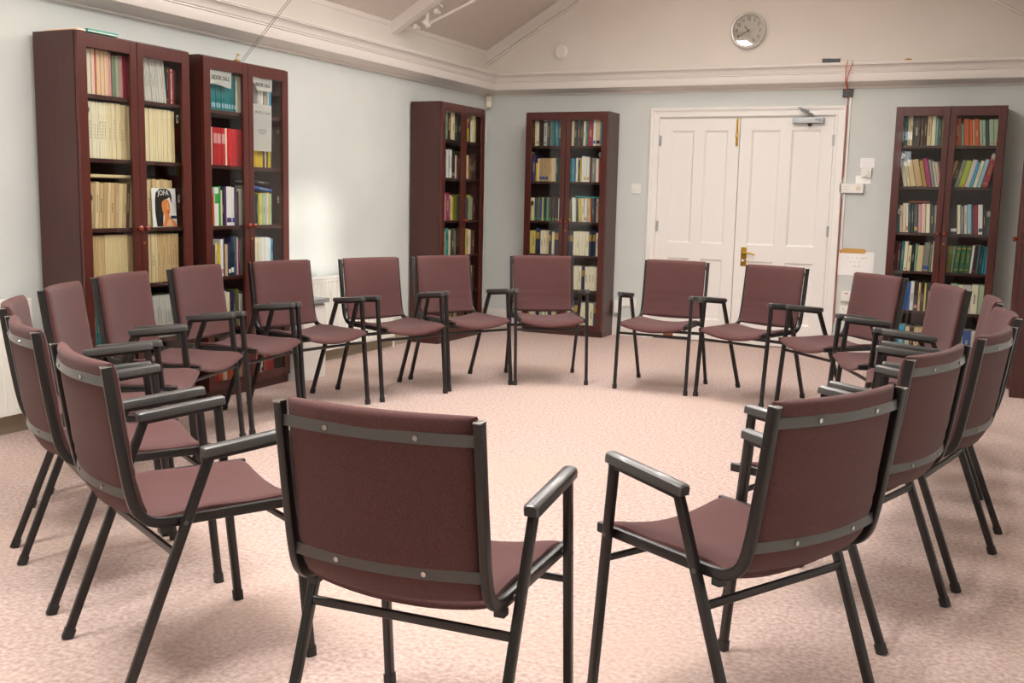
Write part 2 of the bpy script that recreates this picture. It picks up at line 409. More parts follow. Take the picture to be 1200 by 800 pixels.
for z in (1.78, 1.02, .25):
    new_obj('hinge', bx(DX0+.004, DX0+.022, -.012, -.002, z-.045, z+.045, bev=.002), M_ALU, d1)
    new_obj('hinge', bx(DX1-.022, DX1-.004, -.012, -.002, z-.045, z+.045, bev=.002), M_ALU, d2)
bm = bmesh.new(); box(bm, DM-.034, DM-.014, -.009, -.004, 1.73, 1.965, bev=.001); cyl(bm, (DM-.024, -.014, 1.80), (DM-.024, -.014, 1.965), .006); box(bm, DM-.036, DM-.012, -.02, -.009, 1.8, 1.83, bev=.003); sph(bm, (DM-.024, -.02, 1.76), .007)
o = new_obj('slide_bolt', bm, M_BRASS, d1, smooth=True); o['label'] = 'long brass slide bolt'
bm = bmesh.new(); box(bm, DM+.062, DM+.112, -.01, -.004, .695, .86, bev=.002); cyl(bm, (DM+.087, -.01, .715), (DM+.087, -.014, .715), .009)
hp = new_obj('handle', bm, M_BRASS, d2, smooth=True); hp['label'] = 'brass lever handle on a backplate'
bm = bmesh.new(); cyl(bm, (DM+.087, -.01, .81), (DM+.087, -.045, .81), .011); sweep(bm, rounded_path([(DM+.08, -.046, .811), (DM+.15, -.05, .812), (DM+.19, -.045, .80)], .02), rrect(.012, .014, .005), side=Vector((0, 1, 0)))
new_obj('lever', bm, M_BRASS, hp, smooth=True)
bm = bmesh.new(); cyl(bm, (DM+.087, -.01, .745), (DM+.087, -.035, .745), .003); box(bm, DM+.08, DM+.094, -.05, -.034, .736, .756, bev=.002)
sweep(bm, rounded_path([(DM+.087, -.04, .745), (DM+.13, -.045, .765), (DM+.19, -.04, .775), (DM+.2, -.03, .745)], .02), rrect(.003, .003, .001)); new_obj('key_string', bm, M_PAPER, hp)
new_obj('lock_edge', bx(DM-.002, DM+.002, -.006, .02, .62, .84), M_ALU, d2)
cl = new_obj('door_closer', bx(2.895, 3.152, -.062, -.004, 1.918, 1.965, bev=.006), M_ALU, d2); cl['label'] = 'grey metal door closer box'
bm = bmesh.new(); cyl(bm, (3.035, -.034, 1.965), (3.035, -.034, 1.985), .012); sweep(bm, [(3.06, -.036, 1.983), (2.96, -.12, 2.03), ], rrect(.022, .006, .002), side=Vector((0, 0, 1))); sweep(bm, [(2.96, -.12, 2.034), (3.02, -.03, 2.02)], rrect(.018, .006, .002), side=Vector((0, 0, 1))); cyl(bm, (2.96, -.12, 2.022), (2.96, -.12, 2.044), .014)
new_obj('closer_arm', bm, M_ALU, cl, smooth=True)
bm = bmesh.new(); cyl(bm, (3.035, -.034, 1.895), (3.035, -.034, 1.918), .014, .02); new_obj('closer_spindle', bm, M_BLACK, cl)
text_obj('lettering', 'FREE', .03, M_INK, cl, (3.11, -.0626, 1.944), squash=.9)

# ------------------------------------------------------------------ bookcases
BW, BD, BH = .797, .2967, 2.02
SHELF_Z = [.085, .42, .735, 1.04, 1.40, 1.72]      # top faces, bottom to top
def glazed_door(parent, x0, x1, knob_x, name='door'):
    z0, z1 = .055, BH-.006; fw_ = .058; y0, y1 = -BD, -BD+.02
    inner = .05
    a = fw_ if knob_x > (x0+x1)/2 else .045
    b = .045 if knob_x > (x0+x1)/2 else fw_
    bm = bmesh.new()
    box(bm, x0, x0+a, y0, y1, z0, z1, bev=.003); box(bm, x1-b, x1, y0, y1, z0, z1, bev=.003)
    box(bm, x0+a, x1-b, y0+.001, y1, z0, z0+.05, bev=.002); box(bm, x0+a, x1-b, y0+.001, y1, z1-.068, z1, bev=.002)
    d = new_obj(name, bm, M_WOODF, parent)
    new_obj('glass_pane', bx(x0+a-.004, x1-b+.004, y0+.008, y0+.012, z0+.046, z1-.064), M_GLASS, d)
    bm = bmesh.new(); lathe(bm, [(.0, 0), (.006, 0), (.007, .008), (.012, .012), (.0155, .02), (.014, .028), (.008, .033), (0, .034)], (knob_x, y0, 1.04), (0, -1, 0)); new_obj('knob', bm, M_KNOB, d, smooth=True)
    hx = x0+a+.012 if knob_x > (x0+x1)/2 else x1-b-.012
    for hz in (1.64, 1.2, .3):
        bm = bmesh.new(); cyl(bm, (hx, y1, hz), (hx, y1+.006, hz), .016, seg=12); box(bm, hx-.008, hx+.008, y1, y1+.012, hz-.022, hz+.022, bev=.002); new_obj('hinge_cup', bm, M_STEEL, d)
    return d
def bookcase(loc, rz, label, lock=True):
    t = empty('bookcase', loc, rz, label, 'bookcase', 'mahogany glass-fronted bookcases'); th = .02; yc = -BD+.021
    new_obj('side_panel', bx(0, th, yc, 0, 0, BH), M_WOOD, t); new_obj('side_panel', bx(BW-th, BW, yc, 0, 0, BH), M_WOOD, t)
    new_obj('top_panel', bx(th, BW-th, yc, 0, BH-th, BH), M_WOOD, t)
    new_obj('back_panel', bx(th, BW-th, -.008, 0, .02, BH-th), M_BACK, t)
    new_obj('plinth', bx(th, BW-th, yc, yc+.018, 0, .052), M_WOOD, t)
    for z in SHELF_Z: new_obj('shelf', bx(th, BW-th, yc+.006, -.008, z-.02, z), M_WOOD, t)
    mid = BW/2
    glazed_door(t, .003, mid-.002, mid-.024); d = glazed_door(t, mid+.002, BW-.003, mid+.026)
    if lock:
        bm = bmesh.new(); cyl(bm, (mid+.02, -BD-.001, .96), (mid+.02, -BD+.003, .96), .008, seg=14); new_obj('lock', bm, M_BRASS, d)
    return t
BC = {
 'b1': ((.030, -5.259, 0), PI/2, 'leftmost tall mahogany bookcase packed with cream journals behind glass doors', 'leftmost bookcase'),
 'b2': ((.029, -4.3525, 0), PI/2, 'mahogany bookcase with paper sale signs taped inside its glass doors', 'book sale bookcase'),
 'b3': ((.020, -1.4767, 0), PI/2, 'dark mahogany bookcase against the left wall next to the room corner', 'corner bookcase'),
 'b4': ((.5504, -.020, 0), 0, 'mahogany glass-doored bookcase on the back wall, left of the white double doors', 'bookcase left of doors'),
 'b5': ((3.7383, -.0167, 0), 0, 'mahogany glass-doored bookcase on the back wall, right of the white double doors', 'bookcase right of doors'),
 'b6': ((4.957, -.760, 0), -PI/2, 'mahogany bookcase at the right picture edge, seen almost edge on', 'far right bookcase')}
ROOT = {k: bookcase(v[0], v[1], v[2]) for k, v in BC.items()}

# ------------------------------------------------------------------ books
HEX = {'cream': 'EDE0BA', 'pale cream': 'F2EAD0', 'white': 'F3F2EE', 'grey': '8E8C86', 'pale grey': 'D2CFC9', 'dark grey': '45433F', 'black': '1E1D1E', 'tan': 'D0B283', 'brown': '5F4330',
 'dark brown': '3B2A22', 'orange': 'CC5B2C', 'red': 'B8252A', 'bright red': 'D5222B', 'dark red': '7A1E22', 'maroon': '5A1E28', 'crimson': '9E2138', 'pink': 'D89A9A', 'pale pink': 'EFD0C2', 'peach': 'EBCBAA', 'magenta': 'A62B68',
 'purple': '513068', 'navy': '1C2A4A', 'blue': '2458A0', 'sky blue': '3FA0C6', 'pale blue': '9CC3D2', 'teal': '14797F', 'dark teal': '1B4A50', 'turquoise': '2C9C97', 'green': '2E6A44', 'dark green': '1E4532', 'bright green': '2DA84E',
 'pale green': 'A9BFA0', 'mint': '7FB29A', 'lime': 'B4BE3C', 'yellow': 'D9B92C', 'pale yellow': 'DDCB74', 'olive': '77772F', 'mustard': 'A8812C', 'grey green': '7F8A72', 'slate': '4B5A66', 'buff': 'DFCB9E', 'gold': 'B08A3C', 'worn tan': 'BDA078'}
MC = {k: mat('cover_'+k.replace(' ', '_'), v, .55) for k, v in HEX.items()}
M_PAGES = noise_mat('book_pages', 'D8CDB2', 'E6DEC8', 200, .9, stretch=(1, 8, .2))
M_STK = mat('sticker_green', '4FD33C', .5); M_STY = mat('sticker_yellow', 'E8DB2A', .5); M_STO = mat('sticker_orange', 'E0562A', .5)
ORD = ['first', 'second', 'third', 'fourth', 'fifth', 'sixth', 'seventh', 'eighth', 'ninth', 'tenth', 'eleventh', 'twelfth', 'thirteenth', 'fourteenth', 'fifteenth', 'sixteenth', 'seventeenth', 'eighteenth', 'nineteenth', 'twentieth', 'twenty-first', 'twenty-second', 'twenty-third', 'twenty-fourth', 'twenty-fifth']
SHN = ['bottom', 'fifth', 'fourth', 'third', 'second', 'top']
BOOKS = []   # (root, lx, lz, lean, rot, ...)
def book_mesh(th, hh, dp, cname, accent=None, style=0):
    bm = bmesh.new(); c = .0018 if th > .008 else .001; r = min(th*.3, .006)
    # cover: U-shaped shell, spine at y=0 (front), boards going back
    prof = [(-th/2+.0003, dp), (-th/2+.0003, r), (-th/2+r*.6, 0), (th/2-r*.6, 0), (th/2-.0003, r), (th/2-.0003, dp), (th/2-c, dp), (th/2-c, .003), (-th/2+c, .003), (-th/2+c, dp)]
    A = [bm.verts.new((x, y, 0)) for x, y in prof]; B = [bm.verts.new((x, y, hh)) for x, y in prof]
    n = len(prof)
    for i in range(n):
        f = bm.faces.new((A[i], A[(i+1) % n], B[(i+1) % n], B[i])); f.material_index = 0
    for R in (A, B):
        for q in ((0, 1, 8, 9), (1, 2, 3, 4, 7, 8), (4, 5, 6, 7)): bm.faces.new([R[i] for i in q])
    box(bm, -th/2+c, th/2-c, .004, dp-.004, .003, hh-.003, mi=1)
    mats = [MC[cname], M_PAGES]
    wv = th/2-r*.6-.0004
    if accent:
        if style == 0: box(bm, -wv, wv, -.0004, .001, hh*.58, hh*.84, mi=2)
        elif style == 1: box(bm, -wv, wv, -.0004, .001, hh*.08, hh*.2, mi=2)
        elif style == 2:
            box(bm, -wv, wv, -.0004, .001, hh*.88, hh*.93, mi=2); box(bm, -wv, wv, -.0004, .001, hh*.1, hh*.14, mi=2)
            for k_ in range(5): box(bm, -wv*.35, wv*.35, -.0004, .001, hh*(.4+.07*k_), hh*(.445+.07*k_), mi=2)
        elif style == 3:   # sticker dot
            box(bm, -min(wv, .005), min(wv, .005), -.0005, .001, .012, .024, mi=2)
        mats.append(accent if not isinstance(accent, str) else MC[accent])
    else:
        # short title lettering blocks
        if th > .016 and random.random() < .6:
            for k_ in range(random.randint(4, 8)): box(bm, -wv*.3, wv*.3, -.0003, .001, hh*(.35+.055*k_), hh*(.385+.055*k_), mi=2)
            mats.append(MC['dark grey'] if cname in ('cream', 'white', 'pale cream', 'pale grey', 'yellow', 'pale yellow', 'tan', 'buff', 'pale green', 'lime', 'peach', 'pale blue', 'pink', 'mint') else MC['buff'])
    return bm, mats
COMP = []    # collects (kind, object, colour, size word, comp key)
def row(bc, shelf, side, spec, u0=None, u1=None, kind='book', lean=0, front=None, dp=.16, H=.22, minh=None):
    """spec: space separated entries  colour_name*thickness(mm)*height(fraction)*lean(deg)[!accent]"""
    z0 = SHELF_Z[shelf]
    s0 = {'b1': (.095, .41, .485, .74), 'b2': (.10, .418, .50, .69), 'b3': (.15, .455, .555, .72)}.get(bc, (.034, .392, .408, .752))
    if u0 is None: u0 = s0[0] if side == 'L' else s0[2]
    if u1 is None: u1 = s0[1] if side == 'L' else s0[3]
    ent = []
    for e in spec.split():
        acc = None; st = None
        if '!' in e: e, acc = e.split('!'); acc = acc.replace('_', ' ')
        p = e.split('*'); rep = 1
        if p[0][0].isdigit(): rep = int(p[0].split('x')[0]); p[0] = p[0].split('x', 1)[1]
        for _ in range(rep):
            ent.append([p[0].replace('_', ' '), float(p[1]) if len(p) > 1 and p[1] else 22, (float(p[2]) if len(p) > 2 and p[2] else 0), (float(p[3]) if len(p) > 3 else None), acc])
    for e in ent:
        e[2] = e[2] or random.uniform(.86, 1.0)
        if e[3] is None: e[3] = lean
    def corners(x, th, hh, ln):       # outline of a standing slab whose lowest corner rests on the shelf
        c_, s_ = math.cos(ln), math.sin(ln); lift = th/2*abs(s_)
        return [(x+a*c_+b*s_, lift-a*s_+b*c_) for a, b in ((-th/2, 0), (th/2, 0), (th/2, hh), (-th/2, hh))]
    def edge(P, z, right):
        xs_ = []
        for k_ in range(4):
            (xa, za), (xb, zb) = P[k_], P[(k_+1) % 4]
            if min(za, zb)-1e-9 <= z <= max(za, zb)+1e-9: xs_.append(xa if abs(zb-za) < 1e-9 else xa+(xb-xa)*(z-za)/(zb-za)); xs_.append(xb if abs(zb-za) < 1e-9 else xs_[-1])
        return (max(xs_) if right else min(xs_)) if xs_ else None
    def pack(sc):
        out, prev = [], None
        for e in ent:
            th, hh, ln = e[1]/1000*sc, H*e[2], math.radians(e[3])
            P0 = corners(0, th, hh, ln); x = u0-min(p[0] for p in P0)
            if prev:
                ztop = min(max(p[1] for p in prev), max(p[1] for p in P0)); need = -9
                for k_ in range(13):
                    z = ztop*k_/12; a = edge(prev, z, True); b = edge(P0, z, False)
                    if a is not None and b is not None: need = max(need, a-b)
                x = max(x, need+.0006)
            prev = corners(x, th, hh, ln); out.append((x, th, hh, ln, e))
        return out, max(max(p[0] for p in corners(*o[:4])) for o in out)
    lo, hi = .2, 4.0
    for _ in range(30):
        m_ = (lo+hi)/2
        if pack(m_)[1] > u1: hi = m_
        else: lo = m_
    for x, th, hh, ln, e in pack(lo)[0]:
        acc, st = e[4], 0
        if acc:
            if acc == 'dot': acc, st = M_STK, 3
            elif acc == 'ydot': acc, st = M_STY, 3
            elif acc == 'odot': acc, st = M_STO, 3
            elif acc.startswith('t '): acc, st = acc[2:], 1
            elif acc.startswith('g '): acc, st = acc[2:], 2
        fy = (front if front is not None else -.243) + random.uniform(-.004, .004)
        COMP.append(dict(bc=bc, shelf=shelf, side=side, kind=kind, col=e[0], th=th, hh=hh, ln=ln, x=x, y=fy, z=z0+th/2*abs(math.sin(ln)), dp=min(dp, abs(fy)-.012), acc=acc, st=st, flat=False))
def flat(bc, shelf, side, col, u0, u1, z, th, tilt=0, kind='book', dp=.15):
    COMP.append(dict(bc=bc, shelf=shelf, side=side, kind=kind, col=col, th=th, hh=u1-u0, ln=math.radians(tilt), x=u0, y=-.243, z=z, dp=dp, acc=None, st=0, flat=True))

# --- bookcase 1, journals
row('b1', 5, 'L', '3xpale_cream*16*.95 2xpale_pink*15*.97 orange*8*.96 6xpeach*15*.96 2xpink*14*.95 2xgrey_green*16*.9 2xpale_green*14*.9 2xpink*12*.92 crimson*14*.9 4xcrimson*14*.92', kind='journal', H=.236)
row('b1', 5, 'R', '9xpale_grey*16*1*-5 black*14*.86!g_gold dark_red*20*.84 white*9*.84!g_black red*12*.83 black*10*.82', u0=.485, u1=.74, kind='journal', H=.23)
row('b1', 4, 'L', '8xpale_cream*18*.99 6xcream*18*1 3xbuff*18*.99 2xcream*18*.98', kind='journal', H=.288)
row('b1', 4, 'R', '14xcream*18*.99 2xbuff*18*.98', u1=.73, kind='journal', H=.288)
row('b1', 3, 'L', 'worn_tan*30*.93*4 buff*24*.96*4 tan*26*.93*4 worn_tan*24*.94*4 buff*18*.95*4 tan*28*.94*4 worn_tan*24*.95*4 buff*26*.93*4 tan*24*.94*4 brown*26*.95*4 worn_tan*22*.93*4', kind='journal', H=.25)
row('b1', 3, 'R', 'tan*22*1 dark_grey*10*1.02 buff*22*.98 tan*22*1 buff*22*.98 tan*22*1 buff*22*.99 tan*22*.98', u0=.485, u1=.73, kind='journal', H=.265, front=-.215)
flat('b1', 3, 'L', 'buff', .10, .405, SHELF_Z[3]+.262, .018, kind='journal')
row('b1', 2, 'L', '6xtan*17*.97 10xbuff*17*.98 4xworn_tan*16*.97', kind='journal', H=.275)
row('b1', 2, 'R', '5xbuff*18*.98 9xtan*18*.97', u1=.735, kind='journal', H=.275)
row('b1', 1, 'L', '8xteal*9*.95*-3 4xsky_blue*9*.95*-3', u1=.33, kind='journal', H=.235)
row('b1', 1, 'R', '12xpale_grey*20*.95 2xwhite*18*.95', kind='journal', H=.25)
row('b1', 0, 'R', '5xwhite*20*.95 5xpale_grey*22*.93', kind='journal', H=.235)
# --- bookcase 2
row('b2', 5, 'L', '11xteal*18*.98!t_pale_blue 2xpale_cream*26*.98', kind='book', H=.22)
row('b2', 5, 'R', 'teal*12*.8 grey*34*.96 pale_grey*30*.95 white*14*1 grey*40*.96 pale_grey*16*.9 sky_blue*20*.98!t_cream', H=.21)
row('b2', 4, 'L', 'pink*12*1 pale_pink*10*1 3xred*22*1!pink pale_cream*8*1 4xbright_red*22*1!t_red', H=.22)
row('b2', 4, 'R', '4xyellow*20*.94 dark_grey*14*.9 buff*12*.94 dark_grey*10*.85 yellow*16*.92 olive*14*.9', H=.2)
row('b2', 3, 'L', 'grey*18*.97 orange*14*.8 white*30*.97!bright_green bright_green*10*1 cream*8*.9 black*14*.93 purple*16*1 white*38*1!t_purple white*20*.98!t_blue purple*14*.96 dark_brown*12*.88 pale_cream*20*.95 pale_green*22*.95', H=.235)
row('b2', 3, 'R', 'dark_teal*20*.92 navy*18*.88 lime*18*.9 pale_yellow*26*.93 pale_green*28*.92 pale_grey*18*.93 yellow*16*.95 pale_green*22*.92', H=.215)
flat('b2', 3, 'R', 'blue', .505, .69, SHELF_Z[3]+.228, .02, tilt=7)
flat('b2', 3, 'R', 'black', .505, .66, SHELF_Z[3]+.262, .018, tilt=3)
row('b2', 2, 'L', 'pale_blue*18*1 dark_grey*12*.8 cream*16*.84 yellow*18*.82 white*20*.93!t_pink purple*16*.96 tan*18*.8 navy*22*.85!t_white navy*24*1!t_white slate*18*.98 white*10*.95 magenta*16*.9 grey_green*18*.85 pale_green*16*.8', H=.24)
row('b2', 2, 'R', '2xpale_cream*34*1 2xwhite*32*1!t_pale_grey white*26*.98 sky_blue*18*.95!blue', H=.225)
row('b2', 1, 'L', 'dark_teal*22*.8 black*18*.8 grey*20*.85 pale_grey*22*.97 cream*20*.93 navy*18*.96 purple*14*.9 olive*16*.98 white*20*.85 dark_grey*20*.9', H=.23)
row('b2', 0, 'L', 'red*20*.92 orange*22*.95 pale_pink*18*.9 orange*22*.95 red*24*.93 peach*20*.92 orange*20*.95', H=.225)
row('b2', 0, 'R', '2xorange*22*.95 white*16*.9!t_navy navy*10*.9 orange*20*.95 3xred*20*.92', H=.225)
# --- bookcase 3
row('b3', 5, 'L', 'mint*26*.93 dark_brown*34*.96 buff*18*1 cream*34*.98 brown*30*.85 dark_teal*60*.97', H=.235)
row('b3', 5, 'R', 'yellow*28*.85!red black*14*.8 white*18*.78 pale_cream*34*.99 pale_yellow*20*.98', H=.235)
row('b3', 4, 'L', 'slate*20*.93 white*18*.95 pale_grey*26*1 white*24*.98 black*44*.98!t_grey pale_grey*16*.82 red*26*.82 dark_brown*20*.9 olive*14*.98', H=.24)
row('b3', 4, 'R', 'cream*20*.85 pale_yellow*24*.86 orange*12*.85 4xdark_brown*34*.9', H=.24)
row('b3', 3, 'L', 'cream*14*.93 magenta*44*1 dark_brown*14*.8 buff*22*.92 yellow*18*.85 olive*44*.9 grey*30*.9 slate*18*.85', H=.235)
row('b3', 3, 'R', 'slate*24*.85 blue*18*.8 lime*24*.95 grey_green*20*.9 pale_grey*18*.85 dark_brown*34*.88', H=.235)
row('b3', 2, 'L', 'buff*20*.9 turquoise*40*1!teal cream*20*.95 dark_grey*40*1 grey_green*20*.9 brown*34*1 pale_grey*20*.9', H=.235)
row('b3', 2, 'R', 'pale_yellow*34*.97 white*26*.93 magenta*12*.9 brown*34*.9', H=.235)
row('b3', 1, 'R', 'dark_brown*30*.8 pale_cream*30*.95 buff*26*.9 brown*30*.9', H=.235)
row('b3', 0, 'L', 'grey*24*.9 white*20*.85 olive*26*.9 brown*28*.85 cream*22*.9 green*24*.9', H=.235)
# --- bookcase 4
row('b4', 5, 'L', 'brown*14*.9 cream*14*.98!dot pale_cream*14*.93!t_red dark_brown*34*1 pale_grey*24*1!g_slate slate*20*.95 grey_green*16*.97 teal*18*.98 sky_blue*16*.98*-3 dark_grey*22*.9 dark_brown*34*.99!g_cream buff*8*1!ydot', u0=.05, H=.235)
row('b4', 5, 'R', 'olive*14*.9 cream*20*.93 dark_brown*22*.95 dark_grey*20*1 dark_brown*18*.9 cream*18*.93 teal*14*.9 crimson*34*1 white*18*1!t_blue buff*30*1!t_navy sky_blue*14*.9 cream*8*.9 sky_blue*10*.98', H=.235)
row('b4', 4, 'L', 'teal*12*.92 purple*26*1.04 yellow*14*.73 cream*12*.92 3xworn_tan*24*.93!t_blue tan*20*.93 buff*22*.93 pale_pink*10*.93 4xdark_green*20*.95', H=.225)
row('b4', 4, 'R', 'orange*6*.9 teal*22*.92 sky_blue*18*.9 slate*10*.85 white*16*.93 dark_green*14*.85 yellow*12*.93 white*18*1 2xwhite*20*.95!t_yellow brown*16*.95 grey*30*.93 white*20*.9 orange*10*.95 dark_green*30*.93', H=.23)
row('b4', 3, 'L', 'buff*12*.93!dot cream*20*.93!dot slate*20*.93!dot olive*14*.95!dot blue*16*.93!dot pale_yellow*10*.95 dark_teal*18*.94!dot grey_green*22*.94!dot dark_green*18*.93!dot maroon*18*.98!dot black*22*.93!ydot white*20*.92 dark_red*16*.92 buff*14*.85', H=.225)
row('b4', 3, 'R', 'brown*14*.86!t_white olive*20*.88!ydot white*30*.94*-3 dark_brown*10*.85 pale_yellow*26*.92*-3 cream*22*.93*-3 white*18*.94!t_orange buff*18*.92*-3 orange*8*.94 slate*18*.95*-3 purple*10*.9 tan*18*.92 green*16*.92 pale_cream*16*.94', H=.23)
flat('b4', 3, 'R', 'turquoise', .49, .735, SHELF_Z[3]+.222, .012, tilt=2)
row('b4', 2, 'L', '2xpale_yellow*24*.9 navy*34*1!gold 2xpale_cream*22*.92 buff*18*.92 navy*20*.9!gold cream*20*.88 navy*34*1!gold 2xcream*20*.92', H=.235)
row('b4', 2, 'R', '2xnavy*24*.92!gold 5xpale_cream*22*.93 2xnavy*24*.98!gold pale_cream*24*.9 cream*16*.92', H=.235)
row('b4', 1, 'R', '2xnavy*20*.9 3xpale_cream*22*.93 navy*22*.93!gold 4xpale_cream*23*.92 navy*12*.9!gold', H=.235)
row('b4', 0, 'L', '2xcream*24*.95 navy*24*1!gold 2xpale_cream*24*.95 navy*22*.97!gold 3xcream*22*.95', H=.235)
row('b4', 0, 'R', '2xcream*24*.93 navy*30*.97!gold 3xpale_cream*24*.93 navy*20*.97!gold cream*10*.93', H=.235)
# --- bookcase 5
row('b5', 5, 'L', 'white*20*.9!t_yellow teal*24*.97 peach*14*.97 cream*14*.98 dark_grey*44*.98 brown*18*.95 dark_brown*18*.96 buff*26*.98 pale_cream*24*.97 mint*14*.9 slate*16*.85 olive*20*.95 brown*20*.96', H=.235, lean=-1)
row('b5', 5, 'R', 'brown*8*.9 orange*40*.92 mint*14*.75 orange*28*.9 orange*18*.88 tan*10*.87 orange*24*.9 2xpale_green*16*.86 dark_teal*18*.85 2xpale_green*24*.88!odot', H=.225, lean=-5)
row('b5', 4, 'L', 'maroon*8*.9 pale_cream*20*.92 cream*14*.85 buff*26*.92 tan*30*.93 gold*20*.9 magenta*22*.98 grey*16*.93 pale_grey*12*.88 peach*16*.85 slate*14*.88', H=.23, lean=-12)
row('b5', 4, 'R', 'mustard*20*.9 dark_brown*18*.88 grey_green*22*.92 lime*30*.9!odot pale_grey*26*.93 sky_blue*16*.85 pale_cream*20*.9 pale_blue*22*.95 crimson*34*1.03!g_gold', H=.23, lean=13)
row('b5', 3, 'L', 'teal*24*.94 pale_pink*14*.9 cream*16*.98!ydot white*10*.98!t_red dark_teal*12*.95 black*14*.92 slate*18*.96!t_yellow pink*16*.95 pale_pink*20*.97 pale_cream*20*.97 dark_grey*18*.92 grey*14*.94 slate*18*.94', H=.235, lean=-3)
row('b5', 3, 'R', 'maroon*10*.8 dark_brown*16*.82 black*34*.85!t_white pale_cream*18*.96 grey*16*.92 pale_grey*16*.95 pale_blue*22*.98!ydot slate*10*.9 crimson*20*.97 white*24*.98!t_dark_teal black*14*.95 dark_grey*26*.8', H=.235, lean=-4)
row('b5', 2, 'L', 'maroon*26*.95 maroon*14*.93 teal*14*.97 pale_cream*16*.97!odot cream*16*.85 black*14*.92 mint*10*.9 buff*26*.85 grey*26*.95!t_blue grey_green*10*.9 pale_cream*28*1', H=.24, lean=1)
row('b5', 2, 'R', '2xolive*30*.9!odot grey_green*18*.9 3xgreen*32*.92!g_gold white*16*.95 dark_brown*18*.97!odot slate*18*.96 dark_teal*16*.95 teal*18*.93 sky_blue*16*.9', H=.23, lean=3)
flat('b5', 3, 'L', 'orange', .14, .29, SHELF_Z[3]+.240, .008)
row('b5', 1, 'L', 'pale_blue*22*.9!dot pale_grey*18*.95 grey*14*.97 sky_blue*16*.96 blue*30*.97 white*18*.99 dark_brown*18*.98!t_pink tan*12*.95 black*14*.97 pale_yellow*10*.95 dark_grey*24*.95 navy*20*.9', H=.235)
row('b5', 1, 'R', 'pink*20*.85 black*20*.9 pale_green*26*.98 pale_cream*18*.95 pale_grey*30*.95 pale_cream*24*.98 pale_green*26*.98', H=.235)
row('b5', 0, 'L', 'yellow*20*.92!teal teal*18*.9 sky_blue*24*.95 cream*14*.9 brown*14*.88 buff*16*.9 tan*18*.88 pale_blue*26*.9', H=.225)
row('b5', 0, 'R', 'white*20*.9!t_purple magenta*14*.88 white*20*.9 blue*16*.9 pale_grey*22*.88', H=.225)

from collections import Counter, defaultdict
groups = defaultdict(list)
for c in COMP: groups[(c['bc'], c['shelf'], c['side'])].append(c)
def shown(c):      # rough share of the picture a spine takes
    b = BC[c['bc']]; p = Matrix.Translation(b[0]) @ Matrix.Rotation(b[1], 4, 'Z') @ Vector((c['x'], c['y'], c['z']))
    d = p-CPOS; nrm = Matrix.Rotation(b[1], 3, 'Z') @ Vector((0, -1, 0)); k_ = abs(d.normalized().dot(nrm))
    return c['th']*c['hh']*k_/d.length_squared*({0: .12, 1: .3}.get(c['shelf'], 1))*(1 if c['bc'] != 'b3' else .6)
_bk = sorted([c for c in COMP if c['kind'] == 'book' and not c['flat']], key=shown, reverse=True)
REST = _bk[296:]; _rest = {id(c) for c in REST}
used = Counter()
def place_book(c):
    bm, mats = book_mesh(c['th'], c['hh'], c['dp'], c['col'], c['acc'], c['st'])
    o = new_obj(c['kind'], bm, mats)
    base = Matrix.Translation(BC[c['bc']][0]) @ Matrix.Rotation(BC[c['bc']][1], 4, 'Z')
    if c['flat']:
        L = Matrix.Translation((c['x'], c['y'], c['z']+c['th']/2)) @ Matrix.Rotation(PI/2+c['ln'], 4, 'Y')
    else:
        L = Matrix.Translation((c['x'], c['y'], c['z']+.0005)) @ Matrix.Rotation(c['ln'], 4, 'Y')
    o.matrix_world = base @ L
    return o
for key, cs in groups.items():
    bc, sh, side = key; nick = BC[bc][3]; sd = 'left' if side == 'L' else 'right'; shn = SHN[sh]
    cnt = Counter(c['col'] for c in cs if not c['flat']); seen = Counter()
    # runs of the very same volume stand side by side and share a label
    up_ = [c for c in cs if not c['flat']]
    for i, c in enumerate(up_):
        if id(c) in _rest: continue
        o = place_book(c); col = c['col']
        same = [d for d in up_ if d['col'] == col and d['acc'] == c['acc']]
        journal = c['kind'] == 'journal'
        if cnt[col] == 1:
            lab = f"{col} {c['kind']}, {shn} shelf, {sd} door, {nick}"; grp = f"{c['kind']}s on the {shn} shelf, {sd} half of the {nick}"
        else:
            # consecutive identical copies are a run
            j = i
            while j > 0 and up_[j-1]['col'] == col: j -= 1
            k2 = i
            while k2 < len(up_)-1 and up_[k2+1]['col'] == col: k2 += 1
            if k2-j >= 2 or (journal and k2 > j):
                lab = f"{col} {c['kind']} in uniform run, {shn} shelf, {sd} door, {nick}"
                grp = f"uniform {col} run {ORD[j]} from left, {shn} shelf, {sd} half of the {nick}"
                if sum(1 for d_ in range(len(up_)) if up_[d_]['col'] == col) != k2-j+1:
                    lab = f"{col} {c['kind']} in {ORD[0 if not any(up_[q]['col']==col for q in range(j)) else 1]} run, {shn} shelf, {sd} door, {nick}"
            else:
                lab = f"{col} {c['kind']} {ORD[i] if i < 20 else 'far right'} from left, {shn} shelf, {sd} door, {nick}"; grp = f"{c['kind']}s on the {shn} shelf, {sd} half of the {nick}"
        tag(o, lab, c['kind'], grp)
    for c in cs:
        if c['flat']:
            o = place_book(c); tag(o, f"{c['col']} {c['kind']} lying flat, {shn} shelf, {sd} door, {nick}", c['kind'], f"{c['kind']}s on the {shn} shelf, {sd} half of the {nick}")

